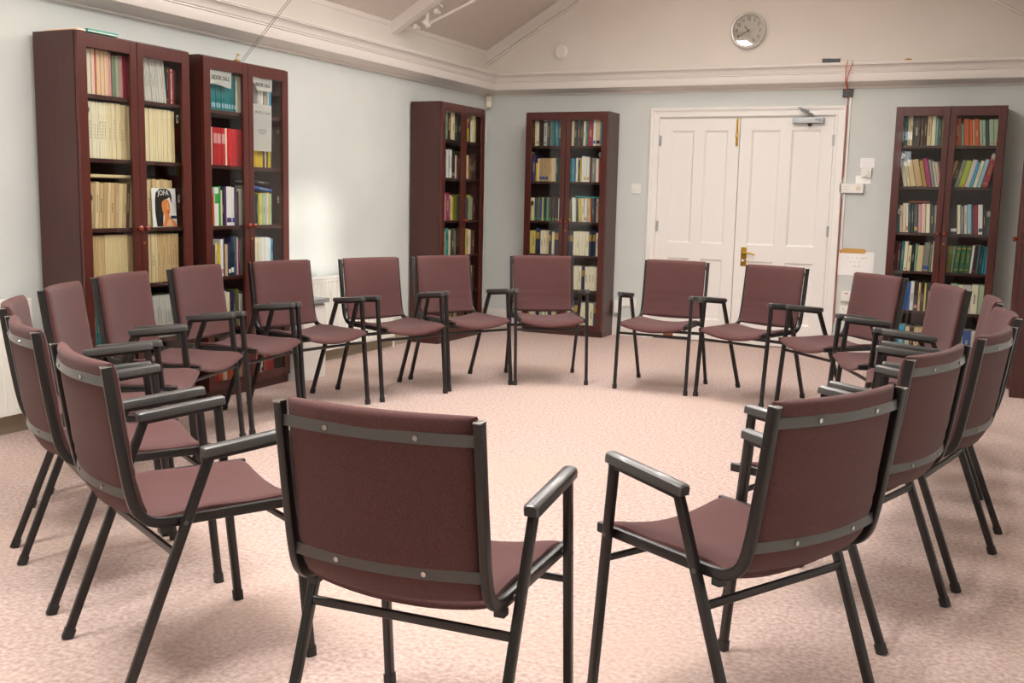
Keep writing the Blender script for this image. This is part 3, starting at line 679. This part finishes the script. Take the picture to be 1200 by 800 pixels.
# the books that show smallest, as one object
me = bpy.data.meshes.new('small_books'); bmA = bmesh.new(); slots = [M_PAGES]
for c in REST:
    bm, mats = book_mesh(c['th'], c['hh'], c['dp'], c['col'], c['acc'], c['st'])
    for m_ in mats:
        if m_ not in slots: slots.append(m_)
    for f in bm.faces: f.material_index = slots.index(mats[f.material_index])
    tmp = bpy.data.meshes.new('t'); bm.transform(Matrix.Translation(BC[c['bc']][0]) @ Matrix.Rotation(BC[c['bc']][1], 4, 'Z') @ Matrix.Translation((c['x'], c['y'], c['z']+.0005)) @ Matrix.Rotation(c['ln'], 4, 'Y'))
    bm.to_mesh(tmp); bm.free(); bmA.from_mesh(tmp); bpy.data.meshes.remove(tmp)
if REST: tag(new_obj('small_books', bmA, slots), 'the smallest and half-hidden book spines standing in the bookcases', 'books', kind='stuff')

def in_bc(bc, name, bm, mats, label, cat, **k):
    o = new_obj(name, bm, mats, **k)
    o.matrix_world = Matrix.Translation(BC[bc][0]) @ Matrix.Rotation(BC[bc][1], 4, 'Z')
    return tag(o, label, cat)
# face-out magazine in the leftmost bookcase
def poly(bm, pts, y, mi=0, th=.0006):
    A = [bm.verts.new((x, y, z)) for x, z in pts]; B = [bm.verts.new((x, y+th, z)) for x, z in pts]; n = len(pts)
    for R in (A, B[::-1]):
        f = bm.faces.new(R); f.material_index = mi
    for i in range(n):
        f = bm.faces.new((A[i], A[(i+1) % n], B[(i+1) % n], B[i])); f.material_index = mi
bm = bmesh.new(); box(bm, 0, .185, 0, .004, 0, .215)
mag = in_bc('b1', 'magazine', bm, M_PAPER, 'white magazine with a dark-haired woman on its cover, facing out in the leftmost bookcase', 'magazine')
mag.matrix_world = mag.matrix_world @ Matrix.Translation((.555, -.232, SHELF_Z[3]+.001)) @ Matrix.Rotation(-.04, 4, 'X')
M_HAIR = mat('print_black_hair', '1C1A1B', .5); M_SKIN = mat('print_skin_orange', 'E08A4A', .5); M_SKIN2 = mat('print_skin_light', 'F0B98C', .5); M_LIP = mat('print_lips', 'C23A22', .5)
bm = bmesh.new()
poly(bm, [(.03, .002), (.075, .002), (.085, .1), (.1, .15), (.135, .165), (.15, .13), (.152, .17), (.14, .2), (.11, .213), (.06, .212), (.03, .19), (.022, .15), (.02, .08)], -.0012, 0)
poly(bm, [(.07, .002), (.183, .002), (.17, .03), (.14, .045), (.125, .06), (.128, .075), (.134, .09), (.133, .12), (.125, .15), (.1, .155), (.075, .14), (.07, .12), (.075, .09), (.09, .06), (.085, .03)], -.002, 1)
poly(bm, [(.107, .13), (.114, .13), (.12, .1), (.112, .1)], -.0026, 2); poly(bm, [(.108, .083), (.118, .088), (.13, .083), (.119, .074)], -.0026, 3)
poly(bm, [(.1, .004), (.16, .004), (.14, .035), (.12, .045)], -.0026, 2)
new_obj('cover_portrait', bm, [M_HAIR, M_SKIN, M_SKIN2, M_LIP], mag)
text_obj('lettering', 'JOFA', .04, M_PAPER, mag, (.085, -.0028, .188), squash=.95)
bm = bmesh.new(); poly(bm, [(.135, .045), (.183, .045), (.183, .062), (.14, .062)], -.0014); new_obj('cover_band', bm, MC['navy'], mag)
# signs taped inside the doors of the book sale bookcase
yg = -BD+.0135
def paper(name, x0, x1, z0, z1, label, cat, curl=.004, cut=None):
    bm = bmesh.new(); nx, nz = 8, 8; G = []
    for i in range(nx+1):
        r_ = []
        for j in range(nz+1):
            u, v = i/nx, j/nz; x = x0+(x1-x0)*u; z = z1-(z1-z0)*v
            if cut: x, z = cut(u, v, x, z)
            r_.append(bm.verts.new((x, yg + .0006 + curl*abs(math.sin(3*v+2*u))*v, z)))
        G.append(r_)
    for i in range(nx):
        for j in range(nz): bm.faces.new((G[i][j], G[i+1][j], G[i+1][j+1], G[i][j+1]))
    g = bmesh.ops.solidify(bm, geom=bm.faces[:], thickness=.0003)
    return in_bc('b2', name, bm, M_PAPER, label, cat)
s1 = paper('paper_sign', .075, .262, 1.862, 1.948, 'torn white paper reading BOOK SALE inside the left door of the book sale bookcase', 'sign', .003, lambda u, v, x, z: (x, z - .006*u*v + .005*math.sin(5*u)*v))
text_obj('lettering', 'BOOK SALE', .034, M_INK, s1, (.168, yg-.0002, 1.903), squash=.85)
s2 = paper('paper_sign', .456, .648, 1.868, 1.948, 'torn white paper reading BOOK SALE inside the right door of the book sale bookcase', 'sign', .003, lambda u, v, x, z: (x + (.045*v*(1-u) if v > .4 else 0), z))
text_obj('lettering', 'BOOK SALE', .032, M_INK, s2, (.556, yg-.0002, 1.903), squash=.85)
s3 = paper('paper_notice', .452, .64, 1.50, 1.785, 'white notice reading BOOKS with faint lines inside the right door of the book sale bookcase', 'notice', .004)
text_obj('lettering', 'BOOKS £1 each', .024, M_GREYP, s3, (.55, yg-.0002, 1.735), squash=.9)
text_obj('lettering', 'paperbacks 50p\nplease put money\nin the box', .012, M_FAINT, s3, (.545, yg-.0002, 1.62))
# little bundle on top of leftmost bookcase, hook and wires on the next
bm = bmesh.new(); box(bm, .075, .275, -.296, -.12, BH, BH+.016, bev=.002); box(bm, .077, .273, -.2965, -.12, BH+.003, BH+.008, mi=1)
in_bc('b1', 'folder', bm, [MC['turquoise'], M_PAGES], 'turquoise folder lying on top of the leftmost bookcase', 'folder')
bm = bmesh.new(); box(bm, .012, .07, -.29, -.07, BH, BH+.008, bev=.002); box(bm, .014, .068, -.288, -.072, BH+.008, BH+.010, mi=1)
in_bc('b1', 'booklet', bm, [MC['peach'], M_PAPER], 'pale pink booklet lying on top of the leftmost bookcase', 'booklet')
bm = bmesh.new(); box(bm, .325, .36, -.27, -.25, BH, BH+.012, bev=.003); sweep(bm, rounded_path([(.34, -.26, BH+.01), (.34, -.26, BH+.04), (.355, -.26, BH+.05), (.36, -.26, BH+.035)], .01), rrect(.006, .006, .002), side=Vector((0, 1, 0)))
in_bc('b2', 'hook', bm, M_BRASS, 'small brass hook on top of the book sale bookcase', 'hook', smooth=True)
bm = bmesh.new()
WEND = Vector((.72, -3.341, ceil_z(.72)-.01))
cyl(bm, (.30, -3.99, BH+.004), WEND, .0016, seg=6); cyl(bm, (.305, -3.975, BH+.004), WEND+Vector((.0, .022, .0)), .0016, seg=6)
tag(new_obj('wire', bm, M_STRAP), 'thin pair of wires rising from the book sale bookcase to the ceiling', 'wire')

# ------------------------------------------------------------------ radiators
def radiator(loc, length, h, label):
    t = empty('radiator', loc, 0, label, 'radiator', 'white ribbed radiators on the left wall')
    bm = bmesh.new(); n = int(length/.0355); p = length/n
    # ribbed front sheet (x = out of the wall, y along)
    prof = []
    for i in range(n):
        y = i*p; prof += [(.078, y+.003), (.1, y+.011), (.1, y+p-.011), (.078, y+p-.003)]
    z0, z1 = .05, h-.035
    lo = [bm.verts.new((x, y, z0)) for x, y in prof]; hi = [bm.verts.new((x, y, z1)) for x, y in prof]
    for i in range(len(prof)-1): bm.faces.new((lo[i], lo[i+1], hi[i+1], hi[i]))
    box(bm, .06, .092, 0, length, z0-.02, z1+.02)
    box(bm, .085, .1, 0, length, z0-.03, z0+.0, bev=.004); box(bm, .085, .1, 0, length, z1, z1+.03, bev=.004)
    new_obj('ribbed_panel', bm, M_RAD, t)
    new_obj('back_panel', bx(.03, .058, .01, length-.01, .03, h-.03), M_RAD, t)
    bm = bmesh.new(); box(bm, .028, .104, -.004, length+.004, h-.012, h, bev=.003)
    new_obj('top_grille', bm, M_RAD, t)
    for y in (-.006, length): new_obj('end_cap', bx(.028, .102, y, y+.006, .0, h-.01, bev=.002), M_RAD, t)
    bm = bmesh.new(); cyl(bm, (.075, length+.03, -loc[2]), (.075, length+.03, .07), .008); cyl(bm, (.075, length, .05), (.075, length+.035, .05), .009); cyl(bm, (.075, length+.03, .05), (.075, length+.03, .12), .016, .014)
    new_obj('valve', bm, M_WHITE, t, smooth=True)
    for y in (.15, length-.15): new_obj('bracket', bx(.002, .03, y-.015, y+.015, .12, h-.1), M_RAD, t)
radiator((0, -6.9, .09), 1.5, .6, 'white ribbed radiator at the left picture edge behind the leftmost chairs')
radiator((0, -3.08, .075), 1.22, .565, 'white ribbed radiator under the sunlit wall, between two bookcases')

# ------------------------------------------------------------------ white pedestal unit with grey tray top
t = empty('pedestal_bin', (.2, -3.4, 0), 0, 'white box-shaped pedestal bin with grey lid beside the book sale bookcase', 'bin')
new_obj('body', bx(-.15, .21, -.125, .125, 0, .50, bev=.006), M_WHITE, t)
new_obj('lid', bx(-.16, .235, -.14, .14, .515, .545, bev=.006), M_GREYP, t)
new_obj('collar', bx(-.14, .2, -.115, .115, .50, .515), M_ALU, t)
bm = bmesh.new(); cyl(bm, (.08, .125, .435), (.08, .155, .435), .04, .036, seg=24); cyl(bm, (.08, .15, .435), (.08, .16, .435), .02, seg=16); new_obj('round_knob', bm, M_BLACK, t, smooth=True)

# ------------------------------------------------------------------ wall fittings
t = empty('wall_clock', (2.476, -.002, 2.70), 0, 'round silver-rimmed wall clock high on the gable wall', 'clock')
bm = bmesh.new(); lathe(bm, [(.125, .006), (.13, .0), (.15, .0), (.154, .012), (.152, .03), (.142, .04), (.13, .036), (.128, .02)], (0, 0, 0), (0, -1, 0), seg=48); new_obj('rim', bm, M_SILV, t, smooth=True)
bm = bmesh.new(); cyl(bm, (0, 0, 0), (0, -.016, 0), .13, seg=48); new_obj('dial', bm, M_FACE, t)
dl_ = t
for k_ in range(12):
    a = math.radians(90-30*(k_+1)); text_obj('numeral', str(k_+1), .042, M_BLACK, t, (.098*math.cos(a), -.0168, .098*math.sin(a)), squash=.75, bold=.02)
bm = bmesh.new()
for k_ in range(60):
    a = 2*PI*k_/60; r0 = .118 if k_ % 5 else .115; c_, s_ = math.cos(a), math.sin(a); w_ = .0008 if k_ % 5 else .002
    vs = [bm.verts.new((r_*c_ - q*s_, -.0166, r_*s_+q*c_)) for r_, q in ((r0, -w_), (.124, -w_), (.124, w_), (r0, w_))]; bm.faces.new(vs)
new_obj('minute_marks', bm, M_INK, t)
def hand(nm, ang, ln, wd, y):
    bm = bmesh.new(); box(bm, -.018, ln, y, y+.001, -wd/2, wd/2); o = new_obj(nm, bm, M_BLACK, t); o.rotation_euler = (0, -math.radians(90-ang), 0); return o
hand('minute_hand', 240, .088, .005, -.022); hand('hour_hand', 318, .05, .007, -.02)
bm = bmesh.new(); cyl(bm, (0, -.016, 0), (0, -.024, 0), .006); new_obj('hub', bm, M_BLACK, t)
bm = bmesh.new(); lathe(bm, [(0, .030), (.07, .030), (.128, .030), (.128, .029), (0, .029)], (0, 0, 0), (0, -1, 0), seg=48); new_obj('glass_cover', bm, M_GLASS, t, smooth=True)

bm = bmesh.new(); lathe(bm, [(0, 0), (.066, 0), (.068, .012), (.058, .018), (.06, .032), (.05, .042), (.02, .045), (0, .045)], (.754, 0, 2.588), (0, -1, 0), seg=36)
tag(new_obj('smoke_detector', bm, M_TRIM, smooth=True), 'round cream detector disc on the gable wall, left of the clock', 'detector')
t = empty('motion_sensor', (.035, -.035, 2.15), 0, 'small ivory box sensor in the room corner below the cornice', 'sensor')
o = new_obj('case', bx(-.028, .028, -.028, .02, -.058, .045, bev=.005), M_IVORY, t); o.rotation_euler = (0, 0, math.radians(20))
o = new_obj('lens', bx(-.018, .018, -.032, -.02, -.045, .0, bev=.004), M_WHITE, t); o.rotation_euler = (0, 0, math.radians(20))
def plate(name, x, z, w_, h_, label, cat, depth=.01, m=M_WHITE, y=0):
    t = empty(name, (x, y, z), 0, label, cat); new_obj('face_plate', bx(-w_/2, w_/2, -depth, 0, -h_/2, h_/2, bev=.002), m, t); return t
t = plate('light_switch', 1.525, 1.35, .086, .086, 'white light switch on the back wall, left of the double doors', 'light switch'); new_obj('rocker', bx(-.028, .028, -.014, -.01, -.009, .013, bev=.002), M_WHITE, t)
def sock(t, xs, z=0):
    for x in xs:
        bm = bmesh.new(); box(bm, x-.003, x+.003, -.0105, -.0095, z+.008, z+.016); box(bm, x-.014, x-.008, -.0105, -.0095, z-.012, z-.008); box(bm, x+.008, x+.014, -.0105, -.0095, z-.012, z-.008); new_obj('socket_holes', bm, M_BLACK, t)
t = plate('wall_socket', 1.49, .315, .146, .086, 'white wall socket low on the wall left of the double doors', 'socket'); sock(t, (.04,)); new_obj('rocker', bx(-.006, .006, -.013, -.01, .01, .026, bev=.001), M_WHITE, t)
t = empty('plug_adapter', (1.40, -.012, .27), 0, 'white plug-in adapter box hanging below the wall socket by the bookcase', 'adapter')
new_obj('case', bx(-.03, .03, -.045, 0, -.06, .06, bev=.006), M_WHITE, t); bm = bmesh.new(); sweep(bm, rounded_path([(.03, -.02, .0), (.045, -.02, 0), (.05, -.012, .03)], .01), rrect(.005, .005, .002)); new_obj('lead', bm, M_WHITE, t)
t = plate('thermostat', 3.512, 1.515, .082, .075, 'white round-dial thermostat above the junction box, right of the doors', 'thermostat', depth=.026); bm = bmesh.new(); cyl(bm, (-.008, -.026, 0), (-.008, -.038, 0), .026, seg=28); new_obj('dial', bm, M_WHITE, t, smooth=True)
t = empty('wall_label', (3.515, -.001, 1.595), 0, 'small printed paper label above the thermostat', 'label'); new_obj('sheet', bx(-.055, .055, -.0008, 0, -.04, .04), M_PAPER, t)
bm = bmesh.new()
for k_ in range(5): box(bm, -.045, .045-.012*(k_ % 2), -.0012, -.0008, .026-.014*k_, .028-.014*k_)
new_obj('print_lines', bm, M_FAINT, t)
o = new_obj('paper_note', bx(3.43, 3.55, -.0012, 0, 1.425, 1.49), M_PAPER); tag(o, 'blank white paper slip behind the thermostat and above the junction box', 'note')
t = plate('control_box', 3.405, 1.385, .19, .075, 'long white heating control box beside the red cable, right of the doors', 'control box', depth=.036); bm = bmesh.new(); cyl(bm, (.055, -.036, 0), (.055, -.042, 0), .02, seg=20); box(bm, -.07, -.02, -.038, -.036, -.012, -.008, mi=0); box(bm, -.07, -.02, -.038, -.036, .01, .014, mi=0); new_obj('dial', bm, M_IVORY, t)
# papers below it
t = empty('wall_notice', (3.455, -.003, .775), 0, 'white handwritten sheet taped below the brown envelope beside the door frame', 'notice')
new_obj('sheet', bx(-.125, .165, -.0012, 0, -.115, .085), M_PAPER, t)
bm = bmesh.new()
for k_, (a, b) in enumerate(((-.05, .1), (-.03, .06), (.0, .07))):
    z_ = .03-.035*k_; x_ = a
    while x_ < b: box(bm, x_, x_+random.uniform(.01, .03), -.0016, -.0012, z_, z_+.005); x_ += .036
new_obj('handwriting', bm, M_FAINT, t)
bm = bmesh.new(); poly(bm, [(-.1, -.02), (.1, -.02), (.118, 0), (.1, .018), (-.06, .022), (-.1, .008)], 0, th=.002)
tag(new_obj('envelope', bm, M_PAPER2, loc=(3.44, -.006, .865)), 'torn strip of brown envelope above the white sheet beside the doors', 'envelope')
t = plate('fused_switch', 3.42, .485, .086, .086, 'white fused switch with a red light, low beside the doors behind the chairs', 'switch', depth=.03); new_obj('neon', bx(-.012, .012, -.032, -.03, .018, .026), mat('neon_red', 'A01C14', .3), t); new_obj('rocker', bx(-.012, .012, -.034, -.03, -.02, .008, bev=.002), M_WHITE, t)
t = plate('double_socket', 3.43, .36, .12, .086, 'white double socket under the fused switch beside the doors', 'socket'); sock(t, (-.03, .03))
bm = bmesh.new(); poly(bm, [(0, 0), (.03, 0), (.06, .2), (.03, .2)], 0, th=.004); tag(new_obj('yellow_card', bm, MC['pale yellow'], loc=(3.53, -.02, .45)), 'pale yellow card leaning on the wall behind a chair, right of the sockets', 'card')
# cable run: white trunking, red cable, black tape
bm = bmesh.new(); box(bm, 3.343, 3.357, -.014, 0, .87, 2.13, bev=.003); tag(new_obj('cable_trunking', bm, M_WHITE), 'narrow white cable trunking running down beside the red cable', 'trunking')
bm = bmesh.new(); sweep(bm, rounded_path([(3.335, -.21, 2.40), (3.325, -.222, 2.36), (3.318, -.165, 2.3), (3.318, -.16, 2.24), (3.322, -.02, 2.19), (3.33, -.012, 2.1), (3.331, -.012, 1.47), (3.302, -.02, 1.43), (3.302, -.02, 1.34), (3.331, -.012, 1.30), (3.331, -.012, .9), (3.331, -.012, .25)], .02), rrect(.006, .006, .0025, 2), side=Vector((0, 1, 0)))
sweep(bm, rounded_path([(3.372, -.21, 2.40), (3.368, -.222, 2.36), (3.34, -.165, 2.3), (3.328, -.16, 2.24), (3.326, -.02, 2.19), (3.333, -.012, 2.1)], .02), rrect(.006, .006, .0025, 2), side=Vector((0, 1, 0)))
tag(new_obj('red_cable', bm, M_RED), 'thin red-orange cable hanging from the cornice down beside the door frame', 'cable')
bm = bmesh.new(); box(bm, 3.285, 3.365, -.022, 0, 2.13, 2.195, bev=.003); tag(new_obj('cable_clip', bm, M_BLACK), 'black tape square holding the red cable below the cornice', 'clip')
bm = bmesh.new(); box(bm, 3.13, 3.27, -.2, -.17, 2.392, 2.42, bev=.003); box(bm, 3.13, 3.2, -.202, -.168, 2.39, 2.422, bev=.002); tag(new_obj('black_remote', bm, M_BLACK), 'small black bar lying on the cornice ledge above the doors', 'remote')
bm = bmesh.new(); sph(bm, (3.79, -.19, 2.393), .02, (1.4, 1, .5)); tag(new_obj('brass_dish', bm, M_BRASS, smooth=True), 'tiny brass object on the cornice ledge above the right bookcase', 'ornament')

# ------------------------------------------------------------------ ceiling lamps (above the picture)
def lamp(x, y, wgt, first=[None]):
    if first[0] is None:
        t = empty('ceiling_lamp', (x, y, LAMP_Z), 0, 'long pendant fluorescent lamp hanging above the ring of chairs', 'ceiling lamp', 'pendant lamps above the frame')
        new_obj('housing', bx(-.09, .09, -.62, .62, .0, .06, bev=.01), M_WHITE, t)
        new_obj('diffuser', bx(-.08, .08, -.6, .6, -.03, .0, bev=.008), M_LAMP, t)
        for s in (-.5, .5):
            bm = bmesh.new(); cyl(bm, (0, s, .06), (0, s, ceil_z(x)-LAMP_Z), .006, seg=8); new_obj('suspension_rod', bm, M_WHITE, t)
        first[0] = t
    else:
        t = copy_tree(first[0]); t.location = (x, y, LAMP_Z)
    light('lamp_light', 'AREA', (x, y, LAMP_Z-.035), (0, 0, -1), shape='RECTANGLE', size=.16, size_y=1.2, energy=LAMP_W*wgt, color=(1, .985, .97))
    light('lamp_uplight', 'AREA', (x, y, LAMP_Z+.065), (0, 0, 1), shape='RECTANGLE', size=.16, size_y=1.2, energy=LAMP_W*1.2*wgt, color=(1, .98, .96))
for p in LAMPS: lamp(*p)

# ------------------------------------------------------------------ chairs
def sst(y, z, x): return Vector((x, y, z))
CH = bpy.data.objects.new('armchair', None); COL.objects.link(CH); CH.empty_display_size = .1
TUBE = rrect(.020, .024, .0045)
WS, WA = .219, .2425
RAIL = [(-.268, .436), (-.05, .437), (.115, .437), (.165, .443), (.2, .475), (.216, .54), (.236, .67), (.258, .834)]
RAILP = rounded_path([Vector((0, y, z)) for y, z in RAIL], .03, 4)
def rail_y(z):      # y of the stile at height z
    pts = RAILP[::1]; up_p = [p for p in pts if p.y > .19]
    for a, b in zip(up_p, up_p[1:]):
        if a.z <= z <= b.z: return a.y+(b.y-a.y)*(z-a.z)/(b.z-a.z)
    return up_p[-1].y if z > up_p[-1].z else up_p[0].y
def frame_part(name, path, prof, m, parent=CH, side=Vector((1, 0, 0)), smooth=True):
    bm = bmesh.new(); sweep(bm, path, prof, side=side); return new_obj(name, bm, m, parent, smooth=smooth)
zf = .618; AFY, ARY, ARZ = -.196, .020, .595
FFY, RFY = -.252, .252
for s in (-1, 1):
    x = s*WS
    sr = frame_part('seat_rail', [Vector((x, p.y, p.z)) for p in RAILP], rrect(.018, .026, .004), M_METAL)
    new_obj('end_plug', bx(x-.0088, x+.0088, .2465, .2715, .833, .8365, bev=.001), M_STEEL, sr)
    xa = s*WA
    # front leg, arm tube, rear leg
    lp = frame_part('leg', [Vector((xa, FFY, .004)), Vector((xa, AFY, zf))], TUBE, M_METAL)
    bm = bmesh.new(); vv = Vector((0, AFY-FFY, zf)).normalized(); sweep(bm, [Vector((xa, FFY, 0)), Vector((xa, FFY, 0))+vv*.03], rrect(.0255, .029, .006)); new_obj('rubber_foot', bm, M_RUBBER, lp, smooth=True)
    lr = frame_part('leg', [Vector((xa, RFY, .004)), Vector((xa, ARY+.004, ARZ-.006))], TUBE, M_METAL)
    bm = bmesh.new(); vv = Vector((0, ARY-RFY, ARZ)).normalized(); sweep(bm, [Vector((xa, RFY, 0)), Vector((xa, RFY, 0))+vv*.03], rrect(.0255, .029, .006)); new_obj('rubber_foot', bm, M_RUBBER, lr, smooth=True)
    at = frame_part('arm_tube', [Vector((xa, AFY-.01, zf+.001)), Vector((xa, ARY+.012, ARZ))], TUBE, M_METAL)
    # moulded pad: arched cross-section with rounded ends
    bm = bmesh.new(); prof = [(.0175, -.012), (.0185, .002), (.0165, .009), (.011, .0125), (.004, .0138), (-.004, .0138), (-.011, .0125), (-.0165, .009), (-.0185, .002), (-.0175, -.012)]
    a0, a1 = Vector((xa, AFY-.02, zf+.0145)), Vector((xa, ARY+.022, ARZ+.0125)); dv = (a1-a0)
    rings = []
    for tt, k_ in ((0, .72), (.012, .9), (.03, 1), (.97, 1), (.988, .9), (1, .72)):
        c_ = a0+dv*tt; up_v = Vector((0, -dv.z, dv.y)).normalized()
        if up_v.z < 0: up_v = -up_v
        rings.append([bm.verts.new(c_+Vector((u_*k_, 0, 0))+up_v*(v_*(k_ if v_ > 0 else 1))) for u_, v_ in prof])
    for A, B in zip(rings, rings[1:]):
        for j in range(len(prof)): bm.faces.new((A[j], A[(j+1) % len(prof)], B[(j+1) % len(prof)], B[j]))
    bm.faces.new(rings[0]); bm.faces.new(rings[-1][::-1])
    new_obj('arm_pad', bm, M_ARM, CH, smooth=True)
    # spacer bolts joining rail and leg, stacking block
    for yb_ in (-.213, .088):
        bm = bmesh.new(); cyl(bm, (s*(WS-.005), yb_, .437), (s*(WA+.0115), yb_, .437), .006, seg=10); new_obj('bolt', bm, M_STRAP, CH)
    new_obj('stacking_block', bx(x-.012, x+.012, .12, .145, .412, .428, bev=.003), M_BLACK, CH)
frame_part('stretcher', [Vector((-WA+.01, -.2185, .372)), Vector((WA-.01, -.2185, .372))], rrect(.016, .012, .003), M_METAL, side=Vector((0, 0, 1)))
frame_part('stretcher', [Vector((-WA+.01, .1155, .363)), Vector((WA-.01, .1155, .363))], rrect(.02, .011, .003), M_METAL, side=Vector((0, 0, 1)))
# straps across the back, bowed backwards
def strap(z, sag):
    P = []
    for i in range(17):
        u = -1+2*i/16; P.append(Vector((u*(WS-.009), rail_y(z)+.004+sag*(1-u*u), z)))
    o = frame_part('back_strap', P, [(.0115, .002), (-.0115, .002), (-.0115, -.002), (.0115, -.002)], M_STRAP, side=Vector((0, -.12, 1)))
    for u in (-.45, .45):
        bm = bmesh.new(); yy = rail_y(z)+.006+sag*(1-u*u); cyl(bm, (u*WS, yy-.001, z), (u*WS, yy+.003, z), .0055, seg=10); new_obj('screw', bm, M_STEEL, o)
strap(.797, .028); strap(.517, .030)
def cushion(name, fn, nu, nv, thick, m, edge=.5):
    """closed padded shell: fn(u,v) -> (point, normal); u,v in [-1,1]"""
    bm = bmesh.new(); T = []; B = []
    def prof(a):      # superellipse edge rounding
        return (1-abs(a)**edge_p)**(1/2.6)
    edge_p = 14
    for i in range(nu+1):
        rt, rb = [], []
        for j in range(nv+1):
            u = -math.cos(PI*i/nu); v = -math.cos(PI*j/nv)
            p, n = fn(u, v); k_ = max(prof(u)*prof(v), .0)
            rt.append(bm.verts.new(p+n*(thick*k_*.55))); rb.append(bm.verts.new(p-n*(thick*k_*.45)))
        T.append(rt); B.append(rb)
    for i in range(nu):
        for j in range(nv):
            bm.faces.new((T[i][j], T[i+1][j], T[i+1][j+1], T[i][j+1])); bm.faces.new((B[i][j], B[i][j+1], B[i+1][j+1], B[i+1][j]))
    for i in range(nu):
        bm.faces.new((T[i][0], B[i][0], B[i+1][0], T[i+1][0])); bm.faces.new((T[i][nv], T[i+1][nv], B[i+1][nv], B[i][nv]))
    for j in range(nv):
        bm.faces.new((T[0][j], T[0][j+1], B[0][j+1], B[0][j])); bm.faces.new((T[nu][j], B[nu][j], B[nu][j+1], T[nu][j+1]))
    bmesh.ops.remove_doubles(bm, verts=bm.verts[:], dist=.0004)
    return new_obj(name, bm, m, CH, smooth=True)
def back_fn(u, v):
    z = .459+(.842-.459)*(v+1)/2
    y = rail_y(min(z, .83)) + .03*(1-u*u) - .016
    # soft crease a third of the way up, seen on the front
    y += .004*math.exp(-((z-.60)/.012)**2) + .003*math.exp(-((z-.55)/.01)**2)
    if z > .825: y += (z-.825)*.25
    x = u*.2085
    n = Vector((.28*u*.5, -1, .14)).normalized()
    return Vector((x, y, z + .006*(1-u*u)*(-1 if v < 0 else 0)*abs(v)**8*2)), n
cushion('backrest', back_fn, 20, 30, .040, M_FABRIC)
def seat_fn(u, v):
    y = -.272+(.152+.272)*(v+1)/2
    x = u*(.207+ .010*math.exp(-((y+.27)/.05)**2))
    z = .4455 - .028*(1-u*u)
    if y < -.19: z -= .10*((-.19-y)/.082)**2*.16*(1+.3*(1-u*u))
    if y > .08: z -= .004*((y-.08)/.07)**2
    z += .003*math.sin((y+.05)*22)*(abs(u))
    n = Vector((-.12*u, (-.25 if y < -.2 else .0), 1)).normalized()
    return Vector((x, y, z)), n
cushion('seat', seat_fn, 20, 26, .031, M_FABRIC)
POSE = {'K':(1.735,-2.542,0.563),'L':(2.531,-2.397,-0.014),'M':(3.146,-2.479,-0.351),'N':(3.726,-2.805,-0.801),'O':(4.089,-3.389,-1.163),'P':(4.271,-3.956,-1.480),'Q':(4.320,-4.608,-1.424),'R':(4.285,-5.263,-1.794),'S':(4.136,-5.859,-1.880),'T':(3.994,-6.681,-2.080),'A':(3.425,-7.191,-3.094),'B':(2.561,-7.019,-3.619),'C':(1.976,-6.691,-3.680),'D':(1.493,-6.327,-3.958),'E':(1.157,-5.830,-4.187),'F':(0.919,-5.295,-4.475),'G':(0.828,-4.704,1.673),'H':(0.871,-4.111,1.330),'I':(1.077,-3.509,1.159),'J':(1.296,-2.978,1.048)}
LABELS = {
 'A': 'mauve armchair nearest the camera, its dark back turned squarely to the viewer',
 'T': 'mauve armchair in the right foreground, turned left with its back half showing',
 'B': 'mauve armchair in the left foreground, next to the one seen squarely from behind',
 'C': 'mauve armchair seen from behind, directly left of the left foreground chair',
 'D': 'mauve armchair at the left picture edge, mostly hidden, in front of the radiator',
 'E': 'mauve armchair facing right in front of the bare side panel of the leftmost bookcase',
 'F': 'mauve armchair in front of the glass doors of the leftmost bookcase',
 'G': 'mauve armchair in front of the left door of the book sale bookcase',
 'H': 'mauve armchair standing right before the white pedestal bin',
 'I': 'mauve armchair in front of the white radiator on the sunlit left wall',
 'J': 'mauve armchair directly in front of the corner bookcase',
 'K': 'mauve armchair in front of the bookcase left of the white double doors',
 'L': 'mauve armchair facing the camera before the left leaf of the double doors',
 'M': 'mauve armchair before the right leaf of the double doors, under the brass handle',
 'N': 'mauve armchair in front of the taped papers and wall switches, right of the doors',
 'O': 'mauve armchair before the bookcase right of the doors, its back angled left',
 'P': 'mauve armchair on the right, its top edge just below the gap beside the right bookcase',
 'Q': 'mauve armchair facing left at the right picture edge, directly behind the rearmost back-turned chair',
 'R': 'mauve armchair seen from behind at the right edge, farthest of the right back-turned chairs',
 'S': 'mauve armchair seen from behind, middle one of the three back-turned chairs on the right'}
first = True
for k_, (x, y, th) in POSE.items():
    o = CH if first else copy_tree(CH)
    first = False
    o.location = (x, y, 0); o.rotation_euler = (0, 0, th)
    tag(o, LABELS[k_], 'chair', 'mauve armchairs set in a ring')
    if k_ == 'L':
        q = new_obj('maker_tag', bx(.08, .145, -.262, -.256, .385, .412, bev=.002), mat('tan_card', '7A4A2C', .6), o); q['label'] = 'brown card tag under the seat front'
# small leaf bits on the carpet near the right foreground chair
bm = bmesh.new(); poly(bm, [(0, 0), (.012, .004), (.02, .0), (.012, -.004)], 0, th=.001)
o = new_obj('fallen_leaf', bm, MC['olive']); o.rotation_euler = (PI/2, 0, .6); o.location = (4.02, -6.9, .002); tag(o, 'tiny green leaf scrap on the carpet by the right foreground chair', 'leaf')
